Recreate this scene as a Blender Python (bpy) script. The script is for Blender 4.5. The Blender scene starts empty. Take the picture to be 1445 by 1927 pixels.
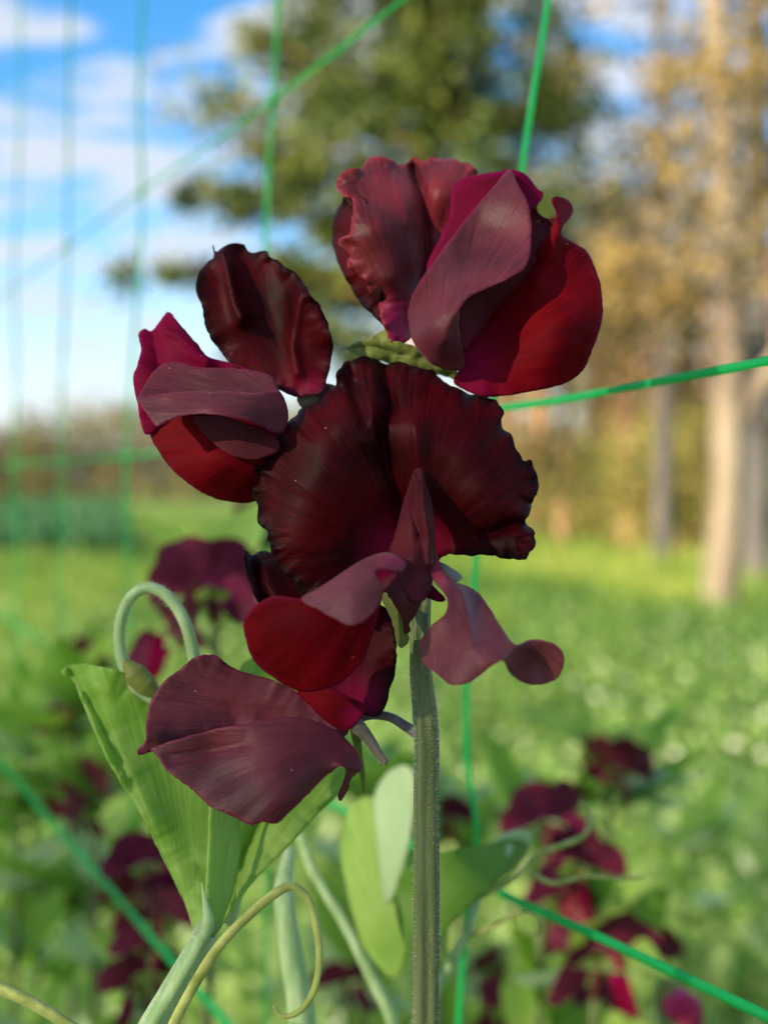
import bpy, math, random
import numpy as np
from mathutils import Vector, Matrix, noise
from mathutils.geometry import delaunay_2d_cdt

R = math.radians
rng = np.random.default_rng(11)
random.seed(11)
scene = bpy.context.scene
col = scene.collection

# ------------------------------------------------------------------ camera
FPX = 2030.0          # focal length in photograph pixels (photo is 1445 x 1927)
EYE = Vector((0, 0, 1.2))
PITCH = math.atan((963.5 - 915) / FPX)
FOCUS = 0.170         # metres to the plane of the flowers
cam = bpy.data.cameras.new('camera')
cam.sensor_fit = 'VERTICAL'
cam.sensor_height = 36.0
cam.lens = 36.0 * FPX / 1927.0
cam.clip_start = 0.01
cam.clip_end = 3000
cam.dof.use_dof = True
cam.dof.focus_distance = FOCUS + 0.003
cam.dof.aperture_fstop = cam.lens / 3.9
cam.dof.aperture_blades = 0
camo = bpy.data.objects.new('camera', cam)
camo.location = EYE
camo.rotation_euler = (R(90) - PITCH, 0, 0)
col.objects.link(camo)
scene.camera = camo
FW = Vector((0, math.cos(PITCH), -math.sin(PITCH)))
UP = Vector((0, math.sin(PITCH), math.cos(PITCH)))

def Q(x, y, Z):
    """photo pixel + distance along the view axis (m) -> world point"""
    return EYE + FW * Z + Vector((1, 0, 0)) * ((x - 722.5) / FPX * Z) + UP * (-(y - 963.5) / FPX * Z)

def P(x, y, d):
    """pixel + depth in cm behind the focus plane"""
    d = d * 1.45 if d < 3 else d + 1.35
    return Q(x, y, FOCUS + d * 0.01)

# ------------------------------------------------------------------ light
SUN_AZ = Vector((-0.80, -0.60, 0)).normalized()
SUN_EL = R(24)
world = bpy.data.worlds.new('World')
scene.world = world
world.use_nodes = True
nt = world.node_tree
for n in list(nt.nodes):
    nt.nodes.remove(n)
def N(tree, typ, **kw):
    n = tree.nodes.new(typ)
    for k, v in kw.items():
        setattr(n, k, v)
    return n
def L(tree, a, b):
    tree.links.new(a, b)
sky = N(nt, 'ShaderNodeTexSky', sky_type='NISHITA')
sky.sun_disc = False
sky.sun_elevation = SUN_EL
sky.sun_rotation = math.atan2(SUN_AZ.x, SUN_AZ.y)
sky.air_density = 1.0
sky.dust_density = 0.15
sky.ozone_density = 1.6
tc = N(nt, 'ShaderNodeTexCoord')
sep = N(nt, 'ShaderNodeSeparateXYZ')
L(nt, tc.outputs['Generated'], sep.inputs[0])
mz = N(nt, 'ShaderNodeMath', operation='MAXIMUM'); mz.inputs[1].default_value = 0.0
L(nt, sep.outputs['Z'], mz.inputs[0])
az = N(nt, 'ShaderNodeMath', operation='ADD'); az.inputs[1].default_value = 0.16
L(nt, mz.outputs[0], az.inputs[0])
dx = N(nt, 'ShaderNodeMath', operation='DIVIDE'); dy = N(nt, 'ShaderNodeMath', operation='DIVIDE')
L(nt, sep.outputs['X'], dx.inputs[0]); L(nt, az.outputs[0], dx.inputs[1])
L(nt, sep.outputs['Y'], dy.inputs[0]); L(nt, az.outputs[0], dy.inputs[1])
cmb = N(nt, 'ShaderNodeCombineXYZ')
L(nt, dx.outputs[0], cmb.inputs[0]); L(nt, dy.outputs[0], cmb.inputs[1])
mp = N(nt, 'ShaderNodeMapping')
mp.inputs['Scale'].default_value = (1.0, 2.0, 1)
mp.inputs['Rotation'].default_value = (0, 0, R(-14))
mp.inputs['Location'].default_value = (3.3, 1.7, 0)
L(nt, cmb.outputs[0], mp.inputs[0])
cn = N(nt, 'ShaderNodeTexNoise'); cn.inputs['Scale'].default_value = 2.8
cn.inputs['Detail'].default_value = 8; cn.inputs['Roughness'].default_value = 0.6
L(nt, mp.outputs[0], cn.inputs['Vector'])
cr = N(nt, 'ShaderNodeValToRGB')
cr.color_ramp.elements[0].position = 0.445; cr.color_ramp.elements[0].color = (0, 0, 0, 1)
cr.color_ramp.elements[1].position = 0.55; cr.color_ramp.elements[1].color = (0.88, 0.88, 0.88, 1)
L(nt, cn.outputs['Fac'], cr.inputs[0])
cn.inputs['Distortion'].default_value = 0.5
mixc = N(nt, 'ShaderNodeMix', data_type='RGBA')
hz = N(nt, 'ShaderNodeMapRange'); hz.inputs[1].default_value = 0.0; hz.inputs[2].default_value = 0.30
hz.inputs[3].default_value = 0.85; hz.inputs[4].default_value = 0.0; hz.interpolation_type = 'SMOOTHSTEP'
L(nt, mz.outputs[0], hz.inputs[0])
cmx = N(nt, 'ShaderNodeMath', operation='MAXIMUM')      # far clouds close up towards the horizon
L(nt, cr.outputs[0], cmx.inputs[0]); L(nt, hz.outputs[0], cmx.inputs[1])
L(nt, cmx.outputs[0], mixc.inputs['Factor'])
L(nt, sky.outputs[0], mixc.inputs[6])
mixc.inputs[7].default_value = (2.8, 2.95, 3.2, 1)
bg = N(nt, 'ShaderNodeBackground'); bg.inputs['Strength'].default_value = 0.12
L(nt, mixc.outputs[2], bg.inputs['Color'])
hs_ = N(nt, 'ShaderNodeHueSaturation'); hs_.inputs['Saturation'].default_value = 1.4
L(nt, sky.outputs[0], hs_.inputs['Color']); L(nt, hs_.outputs[0], mixc.inputs[6])
wo = N(nt, 'ShaderNodeOutputWorld')
L(nt, bg.outputs[0], wo.inputs[0])

sun = bpy.data.lights.new('sun', 'SUN')
sun.energy = 5.0
sun.angle = R(0.53)
sun.color = (1.0, 0.83, 0.62)
suno = bpy.data.objects.new('sun', sun)
sd = Vector((SUN_AZ.x * math.cos(SUN_EL), SUN_AZ.y * math.cos(SUN_EL), math.sin(SUN_EL)))
suno.rotation_euler = sd.to_track_quat('Z', 'Y').to_euler()
suno.location = sd * 60
col.objects.link(suno)

scene.render.engine = 'CYCLES'
scene.cycles.use_denoising = True
scene.cycles.max_bounces = 8
scene.cycles.transmission_bounces = 6
scene.view_settings.view_transform = 'Standard'
scene.view_settings.look = 'None'
scene.view_settings.gamma = 1
scene.view_settings.exposure = 1.3

# ------------------------------------------------------------------ materials
def new_mat(name):
    m = bpy.data.materials.new(name)
    m.use_nodes = True
    t = m.node_tree
    b = t.nodes['Principled BSDF']
    return m, t, b

def ramp(t, fac, stops):
    r = N(t, 'ShaderNodeValToRGB')
    el = r.color_ramp.elements
    while len(el) < len(stops):
        el.new(0.5)
    for e, (p, c) in zip(el, stops):
        e.position = p
        e.color = (*c, 1) if len(c) == 3 else c
    L(t, fac, r.inputs[0])
    return r.outputs[0]

def mixrgb(t, fac, a, b, blend='MIX'):
    m = N(t, 'ShaderNodeMix', data_type='RGBA', blend_type=blend)
    for s, v in ((m.inputs['Factor'], fac), (m.inputs[6], a), (m.inputs[7], b)):
        if isinstance(v, (int, float)):
            s.default_value = v
        elif isinstance(v, tuple):
            s.default_value = (*v, 1)
        else:
            L(t, v, s)
    return m.outputs[2]

def math_(t, op, a, b=None, clamp=False):
    m = N(t, 'ShaderNodeMath', operation=op, use_clamp=clamp)
    for i, v in enumerate((a, b)):
        if v is None:
            continue
        if isinstance(v, (int, float)):
            m.inputs[i].default_value = v
        else:
            L(t, v, m.inputs[i])
    return m.outputs[0]

def attr(t, name):
    a = N(t, 'ShaderNodeAttribute'); a.attribute_name = name
    return a.outputs['Fac']

def petal_mat(name, dark, light, base, rim, trans, sheen=0.35, tw=0.3, rimw=0.05, rough=0.6, mottle=0.52, stripes=0.0, spec=0.15, ):
    """velvety petal: veins radiate from the claw, pigment fades to `base` there, `rim` at the frill"""
    m, t, b = new_mat(name)
    pr, pa, ed = attr(t, 'pr'), attr(t, 'pa'), attr(t, 'edge')
    cv = N(t, 'ShaderNodeCombineXYZ')
    L(t, math_(t, 'MULTIPLY', pa, 34.0), cv.inputs[0])
    L(t, math_(t, 'MULTIPLY', pr, 2.4), cv.inputs[1])
    vn = N(t, 'ShaderNodeTexNoise'); vn.inputs['Scale'].default_value = 1.6
    vn.inputs['Detail'].default_value = 6; vn.inputs['Roughness'].default_value = 0.72
    L(t, cv.outputs[0], vn.inputs['Vector'])
    oc = N(t, 'ShaderNodeTexCoord')
    bn = N(t, 'ShaderNodeTexNoise'); bn.inputs['Scale'].default_value = 75
    bn.inputs['Detail'].default_value = 4
    L(t, oc.outputs['Object'], bn.inputs['Vector'])
    mixn = math_(t, 'ADD', math_(t, 'MULTIPLY', vn.outputs['Fac'], 1 - mottle), math_(t, 'MULTIPLY', bn.outputs['Fac'], mottle))
    c = ramp(t, mixn, [(0.40, dark), (0.60, light)])
    if stripes:
        w = N(t, 'ShaderNodeTexWave', wave_type='BANDS', bands_direction='X')
        w.inputs['Scale'].default_value = 0.55; w.inputs['Distortion'].default_value = 3
        L(t, cv.outputs[0], w.inputs['Vector'])
        c = mixrgb(t, math_(t, 'MULTIPLY', w.outputs['Fac'], stripes), c, (0.13, 0.03, 0.035))
    bf = N(t, 'ShaderNodeMapRange'); bf.inputs[1].default_value = 0.34; bf.inputs[2].default_value = 0.05
    bf.interpolation_type = 'SMOOTHSTEP'
    L(t, math_(t, 'ADD', pr, math_(t, 'MULTIPLY', math_(t, 'SUBTRACT', vn.outputs['Fac'], 0.5), 0.35)), bf.inputs[0])
    c = mixrgb(t, math_(t, 'MULTIPLY', bf.outputs[0], 0.75), c, base)
    rf = N(t, 'ShaderNodeMapRange'); rf.inputs[1].default_value = rimw; rf.inputs[2].default_value = 0.0
    L(t, math_(t, 'ADD', ed, math_(t, 'MULTIPLY', math_(t, 'SUBTRACT', bn.outputs['Fac'], 0.5), rimw * 1.2)), rf.inputs[0])
    c = mixrgb(t, math_(t, 'MULTIPLY', rf.outputs[0], 0.85), c, rim)
    # pollen / dust specks
    vo = N(t, 'ShaderNodeTexVoronoi'); vo.inputs['Scale'].default_value = 420
    L(t, oc.outputs['Object'], vo.inputs['Vector'])
    sx = N(t, 'ShaderNodeSeparateColor'); L(t, vo.outputs['Color'], sx.inputs[0])
    dot = math_(t, 'MULTIPLY', math_(t, 'LESS_THAN', vo.outputs['Distance'], 0.055), math_(t, 'LESS_THAN', sx.outputs[0], 0.10))
    c = mixrgb(t, math_(t, 'MULTIPLY', dot, 0.55), c, (0.55, 0.45, 0.42))
    L(t, c, b.inputs['Base Color'])
    b.inputs['Roughness'].default_value = rough
    b.inputs['Specular IOR Level'].default_value = spec
    b.inputs['Sheen Weight'].default_value = sheen
    b.inputs['Sheen Roughness'].default_value = 0.45
    b.inputs['Sheen Tint'].default_value = (0.85, 0.55, 0.58, 1)
    # cellular relief + veins
    fn = N(t, 'ShaderNodeTexNoise'); fn.inputs['Scale'].default_value = 1700; fn.inputs['Detail'].default_value = 2
    L(t, oc.outputs['Object'], fn.inputs['Vector'])
    h = math_(t, 'ADD', math_(t, 'MULTIPLY', vn.outputs['Fac'], 1.0), math_(t, 'MULTIPLY', fn.outputs['Fac'], 0.35))
    bp = N(t, 'ShaderNodeBump'); bp.inputs['Strength'].default_value = 0.35; bp.inputs['Distance'].default_value = 0.00025
    L(t, h, bp.inputs['Height']); L(t, bp.outputs[0], b.inputs['Normal'])
    tr = N(t, 'ShaderNodeBsdfTranslucent')
    L(t, mixrgb(t, 0.55, c, trans), tr.inputs['Color']); L(t, bp.outputs[0], tr.inputs['Normal'])
    ms = N(t, 'ShaderNodeMixShader'); ms.inputs[0].default_value = tw
    L(t, b.outputs[0], ms.inputs[1]); L(t, tr.outputs[0], ms.inputs[2])
    L(t, ms.outputs[0], t.nodes['Material Output'].inputs[0])
    return m

def plant_mat(name, c1, c2, trans=0.35, scale=60, rough=0.5, tcol=None, sheen=0.15, bump=0.0006, veins=False, spread=(0.35, 0.7), stretch=1.0):
    m, t, b = new_mat(name)
    oc = N(t, 'ShaderNodeTexCoord')
    nn = N(t, 'ShaderNodeTexNoise'); nn.inputs['Scale'].default_value = scale; nn.inputs['Detail'].default_value = 5
    mpn = N(t, 'ShaderNodeMapping'); mpn.inputs['Scale'].default_value = (1, 1, stretch)
    L(t, oc.outputs['Object'], mpn.inputs[0]); L(t, mpn.outputs[0], nn.inputs['Vector'])
    f = nn.outputs['Fac']
    if veins:
        pr, pa = attr(t, 'pr'), attr(t, 'pa')
        cv = N(t, 'ShaderNodeCombineXYZ')
        L(t, math_(t, 'MULTIPLY', pa, 30.0), cv.inputs[0]); L(t, math_(t, 'MULTIPLY', pr, 1.6), cv.inputs[1])
        vn = N(t, 'ShaderNodeTexNoise'); vn.inputs['Scale'].default_value = 1.6; vn.inputs['Detail'].default_value = 4
        L(t, cv.outputs[0], vn.inputs['Vector'])
        f = math_(t, 'ADD', math_(t, 'MULTIPLY', f, 0.5), math_(t, 'MULTIPLY', vn.outputs['Fac'], 0.5))
    c = ramp(t, f, [(spread[0], c1), (spread[1], c2)])
    L(t, c, b.inputs['Base Color'])
    b.inputs['Roughness'].default_value = rough
    b.inputs['Specular IOR Level'].default_value = 0.3
    b.inputs['Sheen Weight'].default_value = sheen
    if bump:
        bp = N(t, 'ShaderNodeBump'); bp.inputs['Strength'].default_value = 0.5; bp.inputs['Distance'].default_value = bump
        L(t, f, bp.inputs['Height']); L(t, bp.outputs[0], b.inputs['Normal'])
    if trans:
        tr = N(t, 'ShaderNodeBsdfTranslucent')
        L(t, mixrgb(t, 0.5, c, tcol or c2), tr.inputs['Color'])
        ms = N(t, 'ShaderNodeMixShader'); ms.inputs[0].default_value = trans
        L(t, b.outputs[0], ms.inputs[1]); L(t, tr.outputs[0], ms.inputs[2])
        L(t, ms.outputs[0], t.nodes['Material Output'].inputs[0])
    return m

def card_mat(name, stops, trans=0.4, rough=0.6):
    """foliage of many small faces; colour varies from leaf to leaf through the 'rnd' attribute"""
    m, t, b = new_mat(name)
    c = ramp(t, attr(t, 'rnd'), stops)
    L(t, c, b.inputs['Base Color'])
    b.inputs['Roughness'].default_value = rough
    b.inputs['Specular IOR Level'].default_value = 0.3
    tr = N(t, 'ShaderNodeBsdfTranslucent'); L(t, c, tr.inputs['Color'])
    ms = N(t, 'ShaderNodeMixShader'); ms.inputs[0].default_value = trans
    L(t, b.outputs[0], ms.inputs[1]); L(t, tr.outputs[0], ms.inputs[2])
    L(t, ms.outputs[0], t.nodes['Material Output'].inputs[0])
    return m

MAROON = petal_mat('petal_maroon', (0.006, 0.0003, 0.0007), (0.064, 0.0008, 0.0030), (0.30, 0.005, 0.055), (0.005, 0.003, 0.005), (0.36, 0.003, 0.006), spec=0.07, sheen=0.01, tw=0.22, rimw=0.055, rough=0.45)
MAROON2 = petal_mat('petal_wine', (0.055, 0.004, 0.008), (0.20, 0.016, 0.026), (0.45, 0.008, 0.12), (0.24, 0.012, 0.025), (0.40, 0.004, 0.015), spec=0.22, sheen=0.10, tw=0.22, rimw=0.03, rough=0.45)
DUSKY = petal_mat('petal_dusky', (0.045, 0.005, 0.010), (0.135, 0.020, 0.030), (0.10, 0.010, 0.025), (0.12, 0.006, 0.03), (0.30, 0.005, 0.03), spec=0.22, sheen=0.12, tw=0.10, rimw=0.02, rough=0.45)
CRIMSON = petal_mat('petal_crimson', (0.085, 0.0005, 0.003), (0.20, 0.0012, 0.007), (0.22, 0.002, 0.05), (0.16, 0.004, 0.03), (0.50, 0.002, 0.010), spec=0.06, sheen=0.0, tw=0.34, rimw=0.03)
MAGENTA = petal_mat('petal_magenta', (0.09, 0.0006, 0.014), (0.21, 0.0015, 0.038), (0.24, 0.002, 0.08), (0.20, 0.002, 0.06), (0.50, 0.002, 0.08), spec=0.06, sheen=0.0, tw=0.34, rimw=0.03)
STRIPED = petal_mat('petal_striped', (0.02, 0.0015, 0.004), (0.07, 0.006, 0.010), (0.2, 0.004, 0.05), (0.08, 0.004, 0.010), (0.3, 0.003, 0.015), spec=0.12, sheen=0.03, tw=0.15, stripes=0.6)
KEEL = petal_mat('petal_keel', (0.022, 0.002, 0.004), (0.085, 0.007, 0.011), (0.09, 0.006, 0.02), (0.05, 0.004, 0.008), (0.3, 0.004, 0.02), spec=0.14, sheen=0.04, tw=0.1, rimw=0.03)
PLUM = petal_mat('petal_plum', (0.045, 0.003, 0.014), (0.13, 0.010, 0.040), (0.16, 0.006, 0.06), (0.10, 0.008, 0.03), (0.28, 0.004, 0.07), spec=0.2, sheen=0.12, tw=0.2, rimw=0.03)
MAUVE = petal_mat('petal_mauve', (0.075, 0.013, 0.020), (0.18, 0.040, 0.052), (0.22, 0.010, 0.05), (0.14, 0.012, 0.03), (0.34, 0.008, 0.03), spec=0.24, sheen=0.14, tw=0.14, rimw=0.02, rough=0.45)
SEPAL = plant_mat('sepal_green', (0.12, 0.16, 0.025), (0.30, 0.34, 0.08), 0.45, 260, veins=True)
SEPALV = plant_mat('sepal_purple', (0.10, 0.075, 0.07), (0.24, 0.20, 0.15), 0.2, 200)
STEM = plant_mat('stem_green', (0.075, 0.105, 0.03), (0.165, 0.20, 0.085), 0.12, 700, rough=0.55, sheen=0.1, bump=0.0002, stretch=0.06)
STEMV = plant_mat('stem_purple', (0.06, 0.05, 0.055), (0.16, 0.12, 0.12), 0.08, 240, rough=0.6, sheen=0.3)
SHOOT = plant_mat('shoot_green', (0.26, 0.42, 0.17), (0.46, 0.62, 0.34), 0.3, 500, rough=0.55, sheen=0.2, bump=0.0002, stretch=0.2)
TENDRIL = plant_mat('tendril_green', (0.24, 0.30, 0.06), (0.50, 0.54, 0.17), 0.25, 300, rough=0.5)
LEAF = plant_mat('leaf_green', (0.18, 0.36, 0.035), (0.42, 0.60, 0.15), 0.55, 70, rough=0.5, tcol=(0.45, 0.70, 0.05), veins=True, spread=(0.36, 0.66))
LEAFB = plant_mat('leaf_pale', (0.34, 0.52, 0.24), (0.58, 0.72, 0.44), 0.45, 60, rough=0.5, tcol=(0.4, 0.65, 0.15), veins=True)
LEAFD = plant_mat('leaf_deep', (0.09, 0.22, 0.02), (0.22, 0.40, 0.05), 0.55, 60, rough=0.45, tcol=(0.35, 0.65, 0.02), veins=True)
m, t, b = new_mat('hair')
b.inputs['Base Color'].default_value = (0.5, 0.55, 0.42, 1); b.inputs['Roughness'].default_value = 0.5
HAIR = m
m, t, b = new_mat('net_plastic')
b.inputs['Base Color'].default_value = (0.02, 0.48, 0.17, 1); b.inputs['Roughness'].default_value = 0.32
tr = N(t, 'ShaderNodeBsdfTranslucent'); tr.inputs['Color'].default_value = (0.04, 0.75, 0.28, 1)
ms = N(t, 'ShaderNodeMixShader'); ms.inputs[0].default_value = 0.65
L(t, b.outputs[0], ms.inputs[1]); L(t, tr.outputs[0], ms.inputs[2]); L(t, ms.outputs[0], t.nodes['Material Output'].inputs[0])
NET = m

def bark_mat(name, c1, c2, scale=6):
    m, t, b = new_mat(name)
    oc = N(t, 'ShaderNodeTexCoord')
    mpn = N(t, 'ShaderNodeMapping'); mpn.inputs['Scale'].default_value = (1, 1, 0.25)
    L(t, oc.outputs['Object'], mpn.inputs[0])
    nn = N(t, 'ShaderNodeTexNoise'); nn.inputs['Scale'].default_value = scale; nn.inputs['Detail'].default_value = 6
    L(t, mpn.outputs[0], nn.inputs['Vector'])
    c = ramp(t, nn.outputs['Fac'], [(0.36, c1), (0.64, c2)])
    L(t, c, b.inputs['Base Color']); b.inputs['Roughness'].default_value = 0.85
    bp = N(t, 'ShaderNodeBump'); bp.inputs['Strength'].default_value = 0.8; bp.inputs['Distance'].default_value = 0.03
    L(t, nn.outputs['Fac'], bp.inputs['Height']); L(t, bp.outputs[0], b.inputs['Normal'])
    return m
BARK_PALE = bark_mat('bark_pale', (0.13, 0.095, 0.065), (0.40, 0.33, 0.22), 3.2)
BARK_RED = bark_mat('bark_red', (0.22, 0.11, 0.055), (0.46, 0.26, 0.14))
BARK_GREY = bark_mat('bark_grey', (0.05, 0.046, 0.045), (0.13, 0.12, 0.11))  # grey bark, darkened to carry the shadow on these trunks

# ------------------------------------------------------------------ helpers
ORG = {}
def empty(name, loc=(0, 0, 0), parent=None):
    o = bpy.data.objects.new(name, None)
    col.objects.link(o)
    o.empty_display_size = 0.01
    loc = Vector(loc)
    ORG[o] = loc
    if parent is not None:
        o.parent = parent
        loc = loc - ORG[parent]
    o.location = loc
    return o

def tag(o, label, cat, group=None, kind=None):
    o['label'] = label
    o['category'] = cat
    if group: o['group'] = group
    if kind: o['kind'] = kind
    return o

def link(name, me, mat, parent=None, smooth=True):
    """mesh in world coordinates -> object under parent"""
    o = bpy.data.objects.new(name, me)
    if mat is not None and not me.materials:
        me.materials.append(mat)
    col.objects.link(o)
    if parent is not None:
        o.parent = parent
        o.location = -ORG[parent]
    if smooth:
        me.polygons.foreach_set('use_smooth', [True] * len(me.polygons))
    return o

def np_mesh(name, V, F, attrs=None):
    """V (n,3), F (m,3) or (m,4)"""
    V = np.asarray(V, dtype=np.float32); F = np.asarray(F, dtype=np.int32)
    me = bpy.data.meshes.new(name)
    me.vertices.add(len(V)); me.vertices.foreach_set('co', V.ravel())
    k = F.shape[1]
    me.loops.add(F.size); me.loops.foreach_set('vertex_index', F.ravel())
    me.polygons.add(len(F))
    me.polygons.foreach_set('loop_start', np.arange(0, F.size, k, dtype=np.int32))
    me.polygons.foreach_set('loop_total', np.full(len(F), k, dtype=np.int32))
    me.update(calc_edges=True)
    for nm, a in (attrs or {}).items():
        at = me.attributes.new(nm, 'FLOAT', 'POINT')
        at.data.foreach_set('value', np.asarray(a, dtype=np.float32))
    me.validate()
    return me

def cr_spline(pts, n=8, closed=False):
    """centripetal-ish Catmull-Rom through pts (any dimension)"""
    p = np.asarray(pts, dtype=float)
    if closed:
        p = np.vstack([p[-1], p, p[0], p[1]])
    else:
        p = np.vstack([2 * p[0] - p[1], p, 2 * p[-1] - p[-2]])
    out = []
    for i in range(1, len(p) - 2):
        p0, p1, p2, p3 = p[i - 1:i + 3]
        k = n if np.isscalar(n) else n
        if not np.isscalar(k): k = 8
        L1 = np.linalg.norm(p2 - p1)
        m1 = (p2 - p0) * 0.5; m2 = (p3 - p1) * 0.5
        for m_ in (m1, m2):
            l = np.linalg.norm(m_)
            if l > L1 * 1.1 and l > 0: m_ *= L1 * 1.1 / l
        for s in np.linspace(0, 1, k, endpoint=False):
            h = 2 * s**3 - 3 * s**2 + 1; h1 = s**3 - 2 * s**2 + s; h2 = -2 * s**3 + 3 * s**2; h3 = s**3 - s**2
            out.append(h * p1 + h1 * m1 + h2 * p2 + h3 * m2)
    if not closed:
        out.append(p[-2])
    return np.array(out)

def n1(x, seed=0.0):
    return noise.noise(Vector((x, seed * 7.31 + 0.5, seed * 1.7)))

def inside(px, py, poly):
    res = np.zeros(len(px), bool)
    j = len(poly) - 1
    for i in range(len(poly)):
        xi, yi = poly[i]; xj, yj = poly[j]
        c = ((yi > py) != (yj > py)) & (px < (xj - xi) * (py - yi) / (yj - yi + 1e-12) + xi)
        res ^= c
        j = i
    return res

def seg_dist(x, y, poly):
    d = np.full(len(x), 1e9)
    for (x0, y0), (x1, y1) in zip(poly[:-1], poly[1:]):
        vx, vy = x1 - x0, y1 - y0
        t_ = np.clip(((x - x0) * vx + (y - y0) * vy) / (vx * vx + vy * vy + 1e-9), 0, 1)
        d = np.minimum(d, np.hypot(x - x0 - t_ * vx, y - y0 - t_ * vy))
    return d

def tps(ctrl, x, y):
    c = np.asarray(ctrl, float)
    s = 200.0
    cx, cy, cd = c[:, 0] / s, c[:, 1] / s, c[:, 2]
    def U(r2):
        return np.where(r2 > 1e-12, 0.5 * r2 * np.log(np.maximum(r2, 1e-12)), 0)
    n = len(c)
    K = U((cx[:, None] - cx)**2 + (cy[:, None] - cy)**2) + np.eye(n) * 0.01
    Pm = np.c_[np.ones(n), cx, cy]
    A = np.block([[K, Pm], [Pm.T, np.zeros((3, 3))]])
    sol = np.linalg.solve(A, np.r_[cd, 0, 0, 0])
    X, Y = x / s, y / s
    G = U((X[:, None] - cx)**2 + (Y[:, None] - cy)**2)
    return G @ sol[:n] + sol[n] + sol[n + 1] * X + sol[n + 2] * Y

def patch(outline, ctrl, base, step=6.0, jit=0.0, jfreq=0.05, ruffle=0.0, rfreq=0.03, rwidth=40.0,
          pleat=0.0, pfreq=5.0, creases=(), seed=1, scale=None):
    """one sheet of petal/leaf: outline in pixels, depth by thin-plate spline + creases, pleats and frilled rim.
    returns V, F, attrs"""
    o = cr_spline(outline, 10, closed=True)
    # resample evenly
    q = np.vstack([o, o[:1]])
    sl = np.r_[0, np.cumsum(np.hypot(*np.diff(q, axis=0).T))]
    nb = int(sl[-1] / step)
    ss = np.linspace(0, sl[-1], nb, endpoint=False)
    bx = np.interp(ss, sl, q[:, 0]); by = np.interp(ss, sl, q[:, 1])
    tx = np.roll(bx, -1) - np.roll(bx, 1); ty = np.roll(by, -1) - np.roll(by, 1)
    tl = np.hypot(tx, ty) + 1e-9
    if jit:
        jn = np.array([n1(s_ * jfreq, seed) + 0.5 * n1(s_ * jfreq * 2.3, seed + 3) for s_ in ss])
        bx = bx + jit * jn * ty / tl; by = by - jit * jn * tx / tl
    hj = np.array([n1(s_ * .16, seed + 41) for s_ in ss])      # small nicks along the margin
    bx = bx + .9 * hj * ty / tl; by = by - .9 * hj * tx / tl
    poly = np.c_[bx, by]
    h = step * 0.87
    gy, gx = np.mgrid[by.min():by.max():h, bx.min():bx.max():step]
    gx = gx + (np.arange(gx.shape[0]) % 2)[:, None] * step * 0.5
    gx, gy = gx.ravel(), gy.ravel()
    k = inside(gx, gy, poly)
    gx, gy = gx[k], gy[k]
    ed = np.empty(len(gx)); ei = np.empty(len(gx), int)
    for a in range(0, len(gx), 4000):
        D = (gx[a:a + 4000, None] - bx)**2 + (gy[a:a + 4000, None] - by)**2
        ei[a:a + 4000] = D.argmin(1); ed[a:a + 4000] = np.sqrt(D.min(1))
    k = ed > step * 0.55
    gx, gy, ed, ei = gx[k], gy[k], ed[k], ei[k]
    X = np.r_[bx, gx]; Y = np.r_[by, gy]
    E = np.r_[np.zeros(nb), ed]; EI = np.r_[np.arange(nb), ei]
    res = delaunay_2d_cdt([Vector((float(a), float(b_))) for a, b_ in zip(X, Y)],
                          [(i, (i + 1) % nb) for i in range(nb)], [], 1, 1e-4)
    vs, fs, orig = res[0], res[2], res[3]
    idx = np.array([oo[0] if oo else -1 for oo in orig])
    X2 = np.array([v.x for v in vs]); Y2 = np.array([v.y for v in vs])
    E2 = np.where(idx >= 0, E[idx], 0); EI2 = np.where(idx >= 0, EI[idx], 0)
    d = tps(ctrl, X2, Y2)
    r = np.hypot(X2 - base[0], Y2 - base[1]); rm = scale or np.percentile(r, 98)
    a = np.arctan2(X2 - base[0], -(Y2 - base[1]))
    for poly_, amp, wid in creases:
        if len(poly_) > 2:
            poly_ = [tuple(p_) for p_ in cr_spline(poly_, 6)]
        d = d + amp * np.exp(-(seg_dist(X2, Y2, poly_) / wid)**1.25)
    if pleat:
        pn = np.array([n1(v * pfreq, seed + 11) + 0.5 * n1(v * pfreq * 2.1 + r_ * 0.7, seed + 17) for v, r_ in zip(a, r / rm)])
        d = d + pleat * pn * np.clip(r / rm, 0, 1.2)**1.2
    if ruffle:
        rn = np.array([n1(s_ * rfreq, seed + 23) + 0.45 * n1(s_ * rfreq * 2.4, seed + 29) for s_ in ss])
        d = d + ruffle * rn[EI2] * np.exp(-E2 / rwidth)
    # fine unevenness
    d = d + np.array([0.03 * noise.noise(Vector((x_ * 0.014, y_ * 0.014, seed * 3.1))) for x_, y_ in zip(X2, Y2)])
    V = np.array([P(x_, y_, d_)[:] for x_, y_, d_ in zip(X2, Y2, d)])
    F = np.array([f[:3] for f in fs if len(f) == 3])
    # face the camera
    c0 = np.cross(V[F[:, 1]] - V[F[:, 0]], V[F[:, 2]] - V[F[:, 0]])
    flip = (c0 * (np.array(EYE) - V[F[:, 0]])).sum(1) < 0
    F[flip] = F[flip][:, ::-1]
    return V, F, dict(pr=r / rm, pa=a, edge=E2 / rm)

def join(parts):
    Vs, Fs, A, n = [], [], {}, 0
    for V, F, at in parts:
        Vs.append(V); Fs.append(F + n); n += len(V)
        for k_, v in at.items():
            A.setdefault(k_, []).append(v)
    return np.vstack(Vs), np.vstack(Fs), {k_: np.concatenate(v) for k_, v in A.items()}

def sheet(name, parent, mat, patches, thick=0.00016):
    V, F, at = join(patches)
    o = link(name, np_mesh(name, V, F, at), mat, parent)
    s = o.modifiers.new('thickness', 'SOLIDIFY'); s.thickness = thick; s.offset = 0
    return o

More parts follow.
